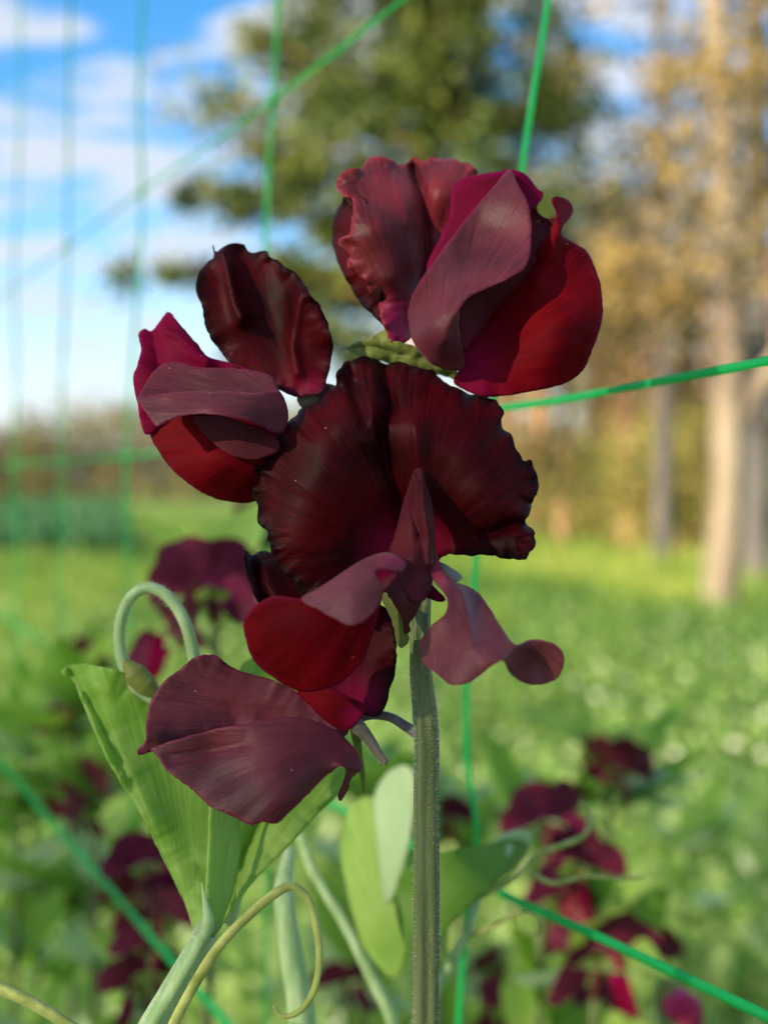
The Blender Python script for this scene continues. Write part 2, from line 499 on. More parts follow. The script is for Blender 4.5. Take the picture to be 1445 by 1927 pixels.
def tube(pts, rad, seg=10, lobes=0, lobe=0.0, n=8, twist=0.0, cap=True):
    """swept tube through 3D points; rad scalar or list; lobes = ridges round the section"""
    p = cr_spline([tuple(v) for v in pts], n)
    k = len(p)
    rads = np.full(k, rad) if np.isscalar(rad) else np.interp(np.linspace(0, 1, k), np.linspace(0, 1, len(rad)), rad)
    T = np.gradient(p, axis=0); T /= np.linalg.norm(T, axis=1)[:, None] + 1e-12
    u = np.cross(T[0], (0.31, -0.9, 0.3)); u /= np.linalg.norm(u)
    V = []
    for i in range(k):
        u = u - T[i] * (u @ T[i]); u /= np.linalg.norm(u)
        w = np.cross(T[i], u)
        for j in range(seg):
            a = 2 * math.pi * j / seg + twist * i / k
            rr = rads[i] * (1 + lobe * math.cos(lobes * a)) if lobes else rads[i]
            V.append(p[i] + rr * (u * math.cos(a) + w * math.sin(a)))
    F = []
    for i in range(k - 1):
        for j in range(seg):
            a0 = i * seg + j; a1 = i * seg + (j + 1) % seg
            F += [(a0, a1, a1 + seg), (a0, a1 + seg, a0 + seg)]
    if cap:
        V.append(p[0]); V.append(p[-1]); c0 = k * seg
        for j in range(seg):
            F.append((c0, (j + 1) % seg, j)); F.append((c0 + 1, (k - 1) * seg + j, (k - 1) * seg + (j + 1) % seg))
    return np.array(V), np.array(F), {}

def tube_obj(name, parent, mat, *a, **k):
    V, F, _ = tube(*a, **k)
    return link(name, np_mesh(name, V, F), mat, parent)

def hairs(name, parent, pts, rad, count, length, mat=None, n=8):
    """short white hairs standing off a stem"""
    p = cr_spline([tuple(v) for v in pts], n)
    k = len(p)
    rads = np.full(k, rad) if np.isscalar(rad) else np.interp(np.linspace(0, 1, k), np.linspace(0, 1, len(rad)), rad)
    T = np.gradient(p, axis=0); T /= np.linalg.norm(T, axis=1)[:, None]
    s = rng.uniform(0, k - 1.001, count); i = s.astype(int); f = (s - i)[:, None]
    c = p[i] * (1 - f) + p[i + 1] * f
    tt = T[i]
    v = rng.normal(size=(count, 3)); v -= tt * (v * tt).sum(1)[:, None]; v /= np.linalg.norm(v, axis=1)[:, None]
    side = np.cross(tt, v)
    ln = (length * rng.uniform(0.25, 1.5, count))[:, None]
    dirv = v + tt * rng.uniform(-0.2, 0.5, (count, 1)) + side * rng.uniform(-0.3, 0.3, (count, 1))
    b0 = c + v * rads[i][:, None] * 0.9
    w = 0.00003
    V = np.stack([b0 - side * w, b0 + side * w, b0 + dirv * ln], 1).reshape(-1, 3)
    V2 = np.stack([b0 - tt * w, b0 + tt * w, b0 + dirv * ln], 1).reshape(-1, 3)
    V = np.vstack([V, V2])
    F = np.arange(len(V)).reshape(-1, 3)
    o = link(name, np_mesh(name, V, F), mat or HAIR, parent, smooth=False)
    o['kind'] = 'stuff'
    return o

def cards(centers, length, width, up=0.0, bend=0.0, spread=1.0, rnd=None, leaf=True):
    """many small folded leaf faces: each is a 4-corner leaf of two triangles folded on its midrib"""
    n = len(centers)
    a = rng.normal(size=(n, 3)); a[:, 2] = a[:, 2] * spread + up
    a /= np.linalg.norm(a, axis=1)[:, None] + 1e-9
    b_ = rng.normal(size=(n, 3)); b_ = np.cross(a, b_); b_ /= np.linalg.norm(b_, axis=1)[:, None] + 1e-9
    nn = np.cross(a, b_)
    l = (length * rng.uniform(0.6, 1.25, n))[:, None]; w = (width * rng.uniform(0.6, 1.25, n))[:, None]
    c = np.asarray(centers)
    p0 = c; p2 = c + a * l
    p1 = c + a * l * 0.5 + b_ * w * 0.5 + nn * w * 0.12; p3 = c + a * l * 0.5 - b_ * w * 0.5 + nn * w * 0.12
    V = np.stack([p0, p1, p2, p3], 1).reshape(-1, 3)
    i = np.arange(n)[:, None] * 4
    F = np.concatenate([i + [0, 1, 2], i + [0, 2, 3]], 1).reshape(-1, 3)
    r_ = rng.uniform(0, 1, n) if rnd is None else rnd
    return V, F, dict(rnd=np.repeat(r_, 4))

# ------------------------------------------------------------------ ground, hill
def ground_mat(name, c1, c2, c3):
    m, t, b = new_mat(name)
    oc = N(t, 'ShaderNodeTexCoord')
    n_a = N(t, 'ShaderNodeTexNoise'); n_a.inputs['Scale'].default_value = 0.35; n_a.inputs['Detail'].default_value = 8
    L(t, oc.outputs['Object'], n_a.inputs['Vector'])
    n_b = N(t, 'ShaderNodeTexNoise'); n_b.inputs['Scale'].default_value = 9; n_b.inputs['Detail'].default_value = 6
    L(t, oc.outputs['Object'], n_b.inputs['Vector'])
    c = mixrgb(t, n_b.outputs['Fac'], c1, c2)
    c = mixrgb(t, ramp(t, n_a.outputs['Fac'], [(0.45, (0, 0, 0)), (0.65, (1, 1, 1))]), c, c3)
    L(t, c, b.inputs['Base Color']); b.inputs['Roughness'].default_value = 0.9
    bp = N(t, 'ShaderNodeBump'); bp.inputs['Distance'].default_value = 0.08
    L(t, n_b.outputs['Fac'], bp.inputs['Height']); L(t, bp.outputs[0], b.inputs['Normal'])
    return m
GROUND = ground_mat('meadow_soil', (0.08, 0.15, 0.03), (0.18, 0.28, 0.06), (0.22, 0.26, 0.06))
g = np.linspace(-1, 1, 61); g = np.sign(g) * np.abs(g)**3 * 900
gx, gy = np.meshgrid(g, g)
gz = 0.05 * np.sin(gx * 0.21 + 1) * np.cos(gy * 0.17) * np.clip(np.hypot(gx, gy) / 30, 0, 1) + np.clip(np.hypot(gx, gy) - 150, 0, None) * 0.004
V = np.c_[gx.ravel(), gy.ravel(), gz.ravel()]
ii = np.arange(60)[:, None] * 61 + np.arange(60)
F = np.stack([ii, ii + 1, ii + 62, ii + 61], -1).reshape(-1, 4)
o = link('ground', np_mesh('ground', V, F), GROUND); o['kind'] = 'structure'
# far hill on the left horizon
hm, t, b = new_mat('hill_wood'); b.inputs['Base Color'].default_value = (0.10, 0.13, 0.14, 1); b.inputs['Roughness'].default_value = 1
hx = np.linspace(-520, 200, 60); hv = []
for j in range(10):
    for x in hx:
        s = j / 9
        hgt = (46 + 16 * n1(x * 0.008, 4) + 5 * n1(x * 0.04, 5)) * math.sin(min(1, s * 1.05) * math.pi * 0.5) * math.exp(-((x + 330) / 190)**2)
        hv.append((x, 620 + s * 160, hgt))
ii = np.arange(9)[:, None] * 60 + np.arange(59)
o = link('hill', np_mesh('hill', hv, np.stack([ii, ii + 1, ii + 61, ii + 60], -1).reshape(-1, 4)), hm); o['kind'] = 'structure'

# ------------------------------------------------------------------ meadow (stuff)
def ground_pts(n, y0, y1, px0=-60, px1=1500, power=1.0):
    """random points on the ground seen between two photo rows (y from horizon), denser near"""
    y = y0 + (y1 - y0) * rng.uniform(0, 1, n)**power
    x = rng.uniform(px0, px1, n)
    tan = (y - 915) / FPX
    Z = 1.2 / tan
    return np.c_[(x - 722.5) / FPX * Z, Z, np.zeros(n)], Z
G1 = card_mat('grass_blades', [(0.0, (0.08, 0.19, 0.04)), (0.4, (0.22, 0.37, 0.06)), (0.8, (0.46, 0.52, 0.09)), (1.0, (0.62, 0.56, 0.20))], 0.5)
parts = []
pts, Z = ground_pts(70000, 928, 1500)
k = Z < 75
pts, Z = pts[k], Z[k]
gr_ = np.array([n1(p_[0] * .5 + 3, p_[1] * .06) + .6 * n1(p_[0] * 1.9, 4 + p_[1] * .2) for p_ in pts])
gr_ = np.clip(.13 + .45 * gr_ + .42 * np.clip((Z - 8) / 5, 0, 1) * np.clip(.35 + pts[:, 0] * .25, .35, 1) + rng.normal(0, .16, len(pts)), 0, 1)  # yellowing towards the far right puts the sunlit strip into the blade colour
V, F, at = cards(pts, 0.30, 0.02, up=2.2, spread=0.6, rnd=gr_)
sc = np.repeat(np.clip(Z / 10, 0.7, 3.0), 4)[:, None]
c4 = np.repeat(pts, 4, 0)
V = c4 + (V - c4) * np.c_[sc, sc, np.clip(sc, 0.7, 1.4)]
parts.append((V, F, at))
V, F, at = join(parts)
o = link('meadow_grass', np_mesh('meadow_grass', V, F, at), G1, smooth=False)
tag(o, 'blurred sunlit and shaded meadow grass stretching to the trees', 'grass', kind='stuff')
# dark band of low leaves beyond the netting, left
pts, Z = ground_pts(26000, 942, 1075, px0=-420, px1=235)
pts[:, 2] = rng.uniform(0, .38, len(pts))
V, F, at = cards(pts, 0.30, 0.14, up=0.6)
BAND_LEAF = card_mat('band_leaves', [(0.0, (0.02, 0.08, 0.035)), (0.6, (0.05, 0.16, 0.06)), (1.0, (0.12, 0.28, 0.10))], 0.3)
o = link('low_leaf_band', np_mesh('low_leaf_band', V, F, at), BAND_LEAF, smooth=False)
tag(o, 'dark blue green band of low leaves below the far tree belt', 'crop', kind='stuff')
# leafy weeds nearer the camera
G2 = card_mat('weed_leaves', [(0.0, (0.12, 0.24, 0.06)), (0.35, (0.22, 0.40, 0.08)), (0.7, (0.38, 0.56, 0.14)), (0.92, (0.52, 0.66, 0.26)), (1.0, (0.62, 0.70, 0.46))], 0.55)
pts, Z = ground_pts(60000, 1180, 2900, px0=-500, px1=2000)
k = (Z > 0.9) & (Z < 9)
pts = pts[k]
hmax = 0.22 + 0.40 * np.clip(np.array([n1(p_[0] * 2.2, 1.3 + p_[1] * 0.21) for p_ in pts]) + 0.35, 0, 1)
pts[:, 2] = hmax * rng.uniform(0.02, 1, len(pts))
V, F, at = cards(pts, 0.055, 0.026, up=0.5)
o = link('leafy_undergrowth', np_mesh('leafy_undergrowth', V, F, at), G2, smooth=False)
tag(o, 'blurred leafy green undergrowth below the netting', 'undergrowth', kind='stuff')

# ------------------------------------------------------------------ trees
NEEDLE_G = card_mat('needles_green', [(0.0, (0.018, 0.036, 0.010)), (0.45, (0.08, 0.13, 0.025)), (0.8, (0.18, 0.23, 0.04)), (1.0, (0.28, 0.28, 0.06))], 0.35)
NEEDLE_O = card_mat('needles_ochre', [(0.0, (0.04, 0.045, 0.02)), (0.35, (0.18, 0.14, 0.05)), (0.75, (0.46, 0.31, 0.09)), (1.0, (0.65, 0.47, 0.18))], 0.4)
NEEDLE_Y = card_mat('leaves_yellow_green', [(0.0, (0.14, 0.15, 0.03)), (0.5, (0.34, 0.32, 0.06)), (1.0, (0.62, 0.54, 0.2))], 0.5)
NEEDLE_D = card_mat('needles_dark', [(0.0, (0.015, 0.03, 0.012)), (0.6, (0.04, 0.07, 0.02)), (1.0, (0.08, 0.12, 0.03))], 0.2)

def clump_cards(centers, radius, per, size, flat=0.5, elong=0.5):
    c = np.repeat(np.asarray(centers), per, 0)
    rr = np.repeat(np.broadcast_to(radius, (len(centers),)), per)[:, None]
    off = rng.normal(size=c.shape) * rr * np.array([0.5, 0.5, 0.5 * flat])
    clr = np.repeat(rng.normal(0, 0.24, len(centers)), per)
    rnd = np.clip(0.5 + clr + rng.normal(0, 0.22, len(c)), 0, 1)
    return cards(c + off, size, size * elong, rnd=rnd)

def tree(name, base, height, r0, lean, limbs, leafmat, bark, crown_lo, spread, per=26, size=0.2, crad=0.45, seed=0, branch_parts=True, up=0.15, taper=0.35, droop=0.0, sparse=False, boughs=(), extra=None, wave=0.15):
    """tapered bent trunk, limbs all round, needle clumps along the limbs"""
    rd = random.Random(seed)
    root = empty(name, base)
    bx, by, bz = base
    tp = [(bx + lean[0] * s * height + wave * math.sin(s * 5 + seed) * s, by + lean[1] * s * height, bz - 0.1 + s * (height + 0.1)) for s in (0, 0.02, 0.12, 0.3, 0.5, 0.7, 0.85, 1)]
    tube_obj('trunk', root, bark, tp, [r0 * 1.35, r0 * 1.15, r0, r0 * 0.86, r0 * 0.7, r0 * taper, r0 * 0.15], seg=12, n=5)
    centers, rads = [], []
    lt = []
    for i in range(limbs):
        s = crown_lo + (0.98 - crown_lo) * (i + rd.random()) / limbs
        a = i * 2.399 + rd.uniform(-0.4, 0.4)
        ln = spread * (1.0 - 0.75 * ((s - crown_lo) / (1 - crown_lo))**1.3) * rd.uniform(0.65, 1.15)
        p0 = np.array([bx + lean[0] * s * height, by + lean[1] * s * height, bz + s * height])
        dr = np.array([math.cos(a), math.sin(a), up - droop * (1 - s)])
        p1 = p0 + dr * ln * 0.5 + (0, 0, 0.03 * ln); p2 = p0 + dr * ln + (0, 0, 0.12 * ln)
        rl = max(0.02, r0 * 0.22 * (1 - s * 0.6))
        tb = tube([p0, p1, p2], [rl, rl * 0.7, rl * 0.25], seg=5, n=4)
        lt.append(tb)
        for q in np.linspace(0.25, 1.05, max(2, int(ln * (1.2 if sparse else 2.2)))):
            c = p0 * (1 - q) + p2 * q
            for _ in range(1 if sparse else 2):
                centers.append(c + np.array([rd.gauss(0, 0.28), rd.gauss(0, 0.28), rd.gauss(0.06, 0.18)]) * (0.5 + q))
                rads.append(crad * rd.uniform(0.6, 1.3))
    for bg_ in boughs:
        lt.append(tube([tuple(p_) for p_ in bg_], [0.06, 0.045, 0.015], seg=5, n=5))
        for q in cr_spline([tuple(p_) for p_ in bg_], 5)[3:]:
            centers.append(q + np.array([rd.gauss(0, .15), rd.gauss(0, .2), rd.gauss(0.05, .15)])); rads.append(crad * rd.uniform(.35, .75))
    if branch_parts:
        for V_, F_, _ in lt:
            link('branch', np_mesh('branch', V_, F_), bark, root)
    elif lt:
        V_, F_, _ = join(lt)
        o_ = link('limbs', np_mesh('limbs', V_, F_), bark, root)
    if extra is not None:
        for q in extra:
            centers.append(np.array(q)); rads.append(crad * rd.uniform(.6, 1.15))
    V_, F_, at_ = clump_cards(np.array(centers), np.array(rads), per, size, flat=0.8)
    link('crown', np_mesh('crown', V_, F_, at_), leafmat, root, smooth=False)
    return root

def gpt(x, Z):
    return ((x - 722.5) / FPX * Z, Z, 0.0)

boughs = [((790, 520), (560, 400), (345, 365)), ((790, 600), (560, 520), (250, 500)), ((790, 420), (620, 330), (440, 240)), ((800, 640), (680, 560), (560, 590)),
          ((800, 300), (640, 190), (500, 110)), ((800, 500), (940, 440), (1060, 470)), ((800, 700), (640, 640), (470, 660))]
t1 = tree('pine_tree', gpt(800, 16), 11.5, 0.20, (0.0, 0), 42, NEEDLE_G, BARK_RED, 0.44, 2.6, per=110, size=0.22, crad=0.64, seed=3, sparse=True,
          extra=[Q(780 + 300 * u_ * math.sqrt(1 - min(1, abs(v_)) ** 3), 160 + 330 * v_, 16 + w_) for u_, v_, w_ in zip(rng.uniform(-1, 1, 66), rng.uniform(-1, 1, 66), rng.normal(0, 1.0, 66))],
          boughs=[[Q(x, y, 16 + 0.5 * k_) for k_, (x, y) in enumerate(b_)] for b_ in boughs])
tag(t1, 'tall green pine behind the topmost bloom with dark boughs reaching out to the sky', 'tree')
t2 = tree('pine_tree', gpt(1352, 9.6), 12, 0.135, (0.02, 0.0), 11, NEEDLE_O, BARK_PALE, 0.30, 1.7, per=46, size=0.15, crad=0.46, seed=8, droop=0.1, wave=0.5,
          extra=[Q(x_, y_, 9.1) for x_, y_ in ((1330, 150), (1420, 250), (1300, 330), (1400, 420), (1445, 60), (1380, 130), (1350, 480), (1420, 520))] + [Q(x_, y_, 10.6 + w_) for x_, y_, w_ in zip(rng.uniform(1200, 1520, 22), rng.uniform(60, 480, 22), rng.uniform(0, 1.4, 22))] + [Q(x_, y_, 10.5 + w_) for x_, y_, w_ in zip(rng.uniform(1110, 1330, 15), rng.uniform(420, 680, 15), rng.uniform(0, 1.4, 15))])
tag(t2, 'pale sunlit trunk with ochre foliage, thickest trunk beside the meadow edge', 'tree')
# forked limb on the right of that trunk
b0 = Q(1378, 820, 9.6); b1 = Q(1425, 730, 9.55); b2 = Q(1480, 650, 9.5); b3 = Q(1580, 480, 9.4)
tube_obj('branch', t2, BARK_PALE, [b0, b1, b2, b3], [0.10, 0.085, 0.08, 0.05], seg=9, n=5)
specs = [  # px, Z, height, radius, leaf, bark, crown_lo, label
    (1246, 14.5, 12, 0.115, NEEDLE_O, BARK_GREY, 0.42, 'dark grey tree trunk just left of the pale sunlit trunk'),
    (1425, 12.0, 12, 0.15, NEEDLE_O, BARK_GREY, 0.45, 'grey tree trunk at the right edge behind the pale sunlit trunk'),
    (1180, 18, 6.8, 0.12, NEEDLE_O, BARK_RED, 0.42, 'slender reddish trunk two places left of the pale sunlit trunk'),
    (1120, 22, 7.6, 0.12, NEEDLE_Y, BARK_RED, 0.42, 'slim warm brown trunk in the middle of the wood edge'),
    (1060, 19, 6.6, 0.10, NEEDLE_O, BARK_RED, 0.45, 'thin sunlit trunk right of the frilled central bloom'),
    (1010, 24, 9, 0.13, NEEDLE_Y, BARK_RED, 0.42, 'thin trunk deep in the wood beside the central bloom'),
    (1300, 21, 8.6, 0.14, NEEDLE_O, BARK_RED, 0.40, 'reddish trunk seen between the grey trunk and the pale trunk'),
    (1480, 17, 13, 0.14, NEEDLE_O, BARK_RED, 0.35, 'ochre tree cut off by the right edge of the picture'),
    (950, 27, 10, 0.14, NEEDLE_Y, BARK_GREY, 0.25, 'yellow green tree deep behind the central bloom'),
]
for i, (px, Z, h, r, lm, bk, lo, lab) in enumerate(specs):
    tr_ = tree('woodland_tree', gpt(px, Z), h, r, (random.uniform(-.01, .01), 0), 16 if h < 11 else 11, lm, bk, lo - 0.06, 1.8 if h < 11 else 1.1, per=36, size=0.2, crad=0.8, sparse=True, seed=20 + i)
    tag(tr_, lab, 'tree', 'trees along the wood edge')
# wood behind: one mass of trunks and leaves
parts = []
cs = []; cy_ = []
for i in range(60):
    Z = rng.uniform(28, 46); px = rng.uniform(900, 1700)
    x, y, z = gpt(px, Z)
    parts.append(tube([(x, y, -0.1), (x + rng.uniform(-.2, .2), y, 5), (x + rng.uniform(-.3, .3), y, 9)], [0.16, 0.13, 0.05], seg=6, n=4))
    for q in range(4):
        cs.append((x + rng.normal(0, 1.3), y + rng.normal(0, 1.3), rng.uniform(3.0, 1.2 + Z * rng.uniform(.10, .27))))
    for q in range(5):
        cy_.append((x + rng.normal(0, 1.2), y + rng.normal(0, 1.2) - 2, rng.uniform(0.2, 3.0)))
V, F, at = join(parts)
root = empty('forest', (12, 36, 0)); tag(root, 'blurred sunlit wood of many slim trunks behind the right trees', 'wood', kind='stuff')
o = link('trunks', np_mesh('trunks', V, F), BARK_RED, root); o['kind'] = 'stuff'
V, F, at = clump_cards(np.array(cs), 1.1, 26, 0.34, flat=1)
o = link('leaves', np_mesh('leaves', V, F, at), NEEDLE_O, root, smooth=False); o['kind'] = 'stuff'
V, F, at = clump_cards(np.array(cy_), 1.0, 26, 0.3, flat=1)
o = link('bushes', np_mesh('bushes', V, F, at), NEEDLE_Y, root, smooth=False); o['kind'] = 'stuff'
# shrubs at the wood edge
def shrub(base, rx, h, mat, label, n=55, size=0.14):
    root = empty('shrub', base)
    cs = np.array(base) + np.c_[rng.normal(0, rx * 0.5, n), rng.normal(0, rx * 0.5, n), h * rng.uniform(0.06, 1, n)**0.8]
    lt = [tube([np.array(base) - (0, 0, 0.05), np.array(base) * 0.5 + c * 0.5 + (0, 0, -.1), c], [0.025, 0.015, 0.006], seg=4, n=3) for c in cs[::6]]
    V_, F_, _ = join(lt); link('stems', np_mesh('stems', V_, F_), BARK_RED, root)
    V_, F_, a_ = clump_cards(cs, 0.34, 30, size, flat=1, elong=0.5)
    link('foliage', np_mesh('foliage', V_, F_, a_), mat, root, smooth=False)
    tag(root, label, 'shrub', 'shrubs at the wood edge')
for a_ in [(gpt(1190, 16.5), .9, 1.9, NEEDLE_Y, 'yellow green shrub left of the dark grey trunk'),
           (gpt(1100, 20.5), 1.0, 1.7, NEEDLE_Y, 'low olive shrub in the middle of the wood edge'),
           (gpt(1020, 21.5), 1.0, 2.2, NEEDLE_O, 'tan shrub close beside the central bloom'),
           (gpt(1290, 17.5), .7, 2.4, NEEDLE_Y, 'tall yellow shrub between the grey trunk and the pale trunk'),
           (gpt(1400, 16), .8, 1.8, NEEDLE_Y, 'olive shrub behind the pale sunlit trunk')]:
    shrub(*a_)
# the belt of trees at the far side of the meadow, left
cs = []
for x in np.arange(-140, 2, 0.55):
    Z = 88 + rng.uniform(-5, 5)
    hgt = 5.9 + 1.6 * n1(x * 0.09, 2) + (1.0 if x > -28 else -0.2)
    for q in range(13):
        cs.append((x + rng.normal(0, .5), Z + rng.normal(0, 2), rng.uniform(0.2, hgt)))
V, F, at = clump_cards(np.array(cs), 1.6, 22, 0.55, flat=1, elong=0.5)
BELT = card_mat('belt_leaves', [(0.0, (0.07, 0.075, 0.025)), (0.5, (0.20, 0.18, 0.06)), (1.0, (0.42, 0.33, 0.13))], 0.35)
o = link('treeline', np_mesh('treeline', V, F, at), BELT, smooth=False)
tag(o, 'low hazy belt of trees on the horizon beyond the meadow', 'tree belt', kind='stuff')

# unseen tree added behind the viewpoint, crown thinned to filter the sun
SHD = 12.0
sx_, sy_ = SUN_AZ.x * SHD - SUN_AZ.y * 1.5, SUN_AZ.y * SHD + SUN_AZ.x * 1.5
sz_ = EYE.z + SHD * math.tan(SUN_EL)
shade = empty('added_shade_tree', (sx_, sy_, 0))
tag(shade, 'added unseen leafy tree shading the flowers from behind the viewpoint', 'tree')
tube_obj('trunk', shade, BARK_GREY, [(sx_, sy_, -.1), (sx_ + .1, sy_, 2.0), (sx_, sy_ + .1, 4.0), (sx_, sy_, sz_ + 1.5)], [.28, .24, .2, .06], seg=12, n=5)
lc = []
for i in range(16):
    a = i * 2.399; h_ = 3.2 + 5.0 * i / 16; rr = 3.0 * math.sqrt(max(.1, 1 - ((h_ - sz_) / 3.2)**2))
    e_ = np.array([sx_ + math.cos(a) * rr, sy_ + math.sin(a) * rr, h_ + .9])
    tube_obj('branch', shade, BARK_GREY, [(sx_, sy_, h_ - .6), tuple(np.array([sx_, sy_, h_]) * .5 + e_ * .5), tuple(e_)], [.07, .05, .015], seg=6, n=4)
rng = np.random.default_rng(77)
n_ = 12500
v_ = rng.normal(size=(n_, 3)); v_ /= np.linalg.norm(v_, axis=1)[:, None]
v_ = v_ * rng.uniform(0, 1, (n_, 1))**.36 * np.array([3.3, 3.3, 2.9]) + np.array([sx_, sy_, sz_])
V, F, at = cards(v_, .12, .085)
link('crown', np_mesh('crown', V, F, at), NEEDLE_D, shade, smooth=False)

# ------------------------------------------------------------------ the green trellis net
VPX = -460.0; NC = 0.183
def net_pt(x, y):
    """point of the net's plane seen at a pixel"""
    Z = FPX * NC / (x - VPX)
    return Q(x, y, Z)
net = empty('trellis_net', (0.1, 0.25, 0))
tag(net, 'green plastic trellis netting stretched behind the flowers', 'netting')
def strand(px, w=0.0011, t_=0.0004, zf=None):
    pts = cr_spline([tuple(net_pt(x, y) if zf is None else Q(x, y, zf(x))) for x, y in px], 10)
    T = np.gradient(pts, axis=0); T /= np.linalg.norm(T, axis=1)[:, None]
    nrm = np.array([0.866, 0.5, 0.0]); nrm /= np.linalg.norm(nrm)
    sd_ = np.cross(T, nrm); sd_ /= np.linalg.norm(sd_, axis=1)[:, None]
    V = []
    for i, p in enumerate(pts):
        ww = w * (1 + 0.15 * n1(i * 0.35, px[0][0]))
        for a, b_ in ((-1, -.5), (-.6, .6), (0, 1.0), (.6, .6), (1, -.5), (0, -1)):
            V.append(p + sd_[i] * ww * a + nrm * t_ * b_ * 2)
    F = []
    for i in range(len(pts) - 1):
        for j in range(6):
            a0 = i * 6 + j; a1 = i * 6 + (j + 1) % 6
            F.append((a0, a1, a1 + 6, a0 + 6))
    link('strand', np_mesh('strand', V, F), NET, net)
hs = [  # strands along the net, receding to the left
    [(1500, -640), (1200, -340), (900, -105), (757, 0), (640, 92), (512, 190), (400, 270), (265, 362), (130, 462), (0, 560), (-150, 668)],
    [(1500, 668), (1445, 680), (1200, 726), (1060, 752), (950, 768), (800, 790), (600, 822), (400, 842), (240, 858), (120, 868), (0, 876)],
    [(1560, 1965), (1445, 1912), (1250, 1820), (1100, 1750), (965, 1690), (880, 1640), (640, 1520), (500, 1445), (260, 1325), (130, 1240), (0, 1155), (-150, 1060)],
    [(760, 2350), (590, 2120), (440, 1940), (330, 1815), (210, 1675), (110, 1560), (0, 1432), (-100, 1330)],
    [(1000, 2960), (700, 2520), (450, 2160), (250, 1880), (110, 1690), (-20, 1520)],
]
for k_, s_ in enumerate(hs):
    strand(s_, (0.0005, 0.0009, 0.00115, 0.0017, 0.0008)[k_], zf=(lambda x: .31 + max(-200, 440 - x) * .0004) if k_ == 3 else None)
vs_ = [
    [(1060, -260), (1031, 0), (1003, 180), (982, 320), (950, 560), (925, 780), (897, 1050), (878, 1300), (880, 1440), (897, 1570), (872, 1800), (862, 1960), (858, 2600)],
    [(530, -250), (523, 0), (514, 190), (504, 330), (500, 480), (495, 840), (500, 1100), (505, 1445), (500, 1800), (498, 2400)],
    [(278, -200), (270, 0), (262, 200), (268, 362), (258, 560), (238, 850), (240, 1000), (246, 1160), (258, 1325), (250, 1700), (250, 2300)],
    [(136, -200), (133, 0), (130, 230), (128, 462), (118, 700), (116, 870), (112, 1060), (118, 1240), (112, 1560), (112, 2100)],
    [(45, -200), (40, 0), (38, 240), (28, 520), (32, 700), (28, 874), (34, 1060), (30, 1170), (26, 1460), (26, 2000)],
]
for k_, s_ in enumerate(vs_):
    strand(s_, (0.0009, 0.00055, 0.00042, 0.0004, 0.0004)[k_])

for x, y in [(512, 190), (266, 362), (130, 462), (500, 822), (239, 857), (118, 868), (29, 875), (880, 1640), (505, 1447), (258, 1324), (118, 1238), (30, 1172), (250, 1721), (112, 1562), (26, 1462), (926, 771)]:
    c_ = net_pt(x, y)
    V, F, _ = tube([c_ + Vector((0, 0, -.0022)), c_ + Vector((0, 0, -.0012)), c_, c_ + Vector((0, 0, .0012)), c_ + Vector((0, 0, .0022))], [.0008, .0014, .0018, .0014, .0008], seg=8, n=3)
    link('knot', np_mesh('knot', V, F), NET, net)

# ------------------------------------------------------------------ hero plant
gp = P(800, 1927, 0.3)
plant = empty('sweet_pea_plant', (gp.x, gp.y, 0))
tag(plant, 'sweet pea stem in sharp focus carrying four dark maroon ruffled blooms', 'flower')
stem_pts = [Vector((gp.x + 0.01, gp.y + 0.02, -0.02)), Vector((gp.x + .012, gp.y + 0.02, 0.5)), P(806, 3000, 0.9), P(801, 2300, 0.35), P(801, 1927, 0.2), P(803, 1700, 0.2), P(802, 1500, 0.2), P(803, 1400, 0.2), P(800, 1345, 0.22), P(791, 1250, 0.3), P(793, 1150, 0.45), P(800, 1000, 1.1), P(802, 850, 1.3), P(800, 720, 1.45), P(798, 690, 1.5)]
sr = [0.0022] * 3 + [0.0020, 0.0019, 0.00188, 0.00182, 0.0018, 0.0018, 0.00155, 0.0014, 0.0013, 0.0012, 0.0011, 0.001]
V, F, _ = tube(stem_pts, sr, seg=36, lobes=5, lobe=0.17, n=12, twist=0.5)
o = link('flower_stalk', np_mesh('flower_stalk', V, F), STEM, plant)
hairs('stalk_hairs', plant, stem_pts[3:10], sr[3:10], 5200, 0.0008)

def flower(name):
    return empty(name, plant_base, plant)
plant_base = ORG[plant]

# ---- upper right bloom
fa = empty('bloom', P(770, 650, 1.0), plant); fa['label'] = 'topmost bloom with pink lined hood and red wing'
bA = (765, 640)
main = patch([(734, 637), (715, 590), (697, 545), (672, 516), (656, 503), (655, 490), (660, 478), (650, 470), (637, 458), (641, 450), (655, 442), (661, 425), (665, 400), (664, 376), (645, 367), (633, 353), (637, 336), (654, 319), (677, 318), (693, 301), (716, 293), (739, 302), (759, 307), (778, 298), (798, 303), (811, 297), (832, 300), (856, 298), (879, 307), (900, 326), (905, 400), (870, 500), (800, 590), (770, 640), (750, 648)],
             [(740, 640, 1.0), (700, 540, 0.95), (660, 470, 0.9), (665, 400, 0.85), (650, 335, 1.2), (715, 300, 1.75), (712, 430, 0.75), (735, 530, 0.8), (790, 520, 1.25), (800, 430, 1.4), (785, 330, 1.6), (845, 350, 1.25), (890, 320, 1.6), (880, 450, 1.45), (780, 620, 1.2)],
             bA, jit=5, jfreq=0.045, ruffle=0.22, rfreq=0.03, rwidth=18, pleat=0.06, pfreq=5,
             creases=[([(797, 540), (803, 480), (797, 380), (775, 312)], 0.28, 9), ([(716, 296), (745, 350), (770, 420)], -0.14, 26)], seed=2)
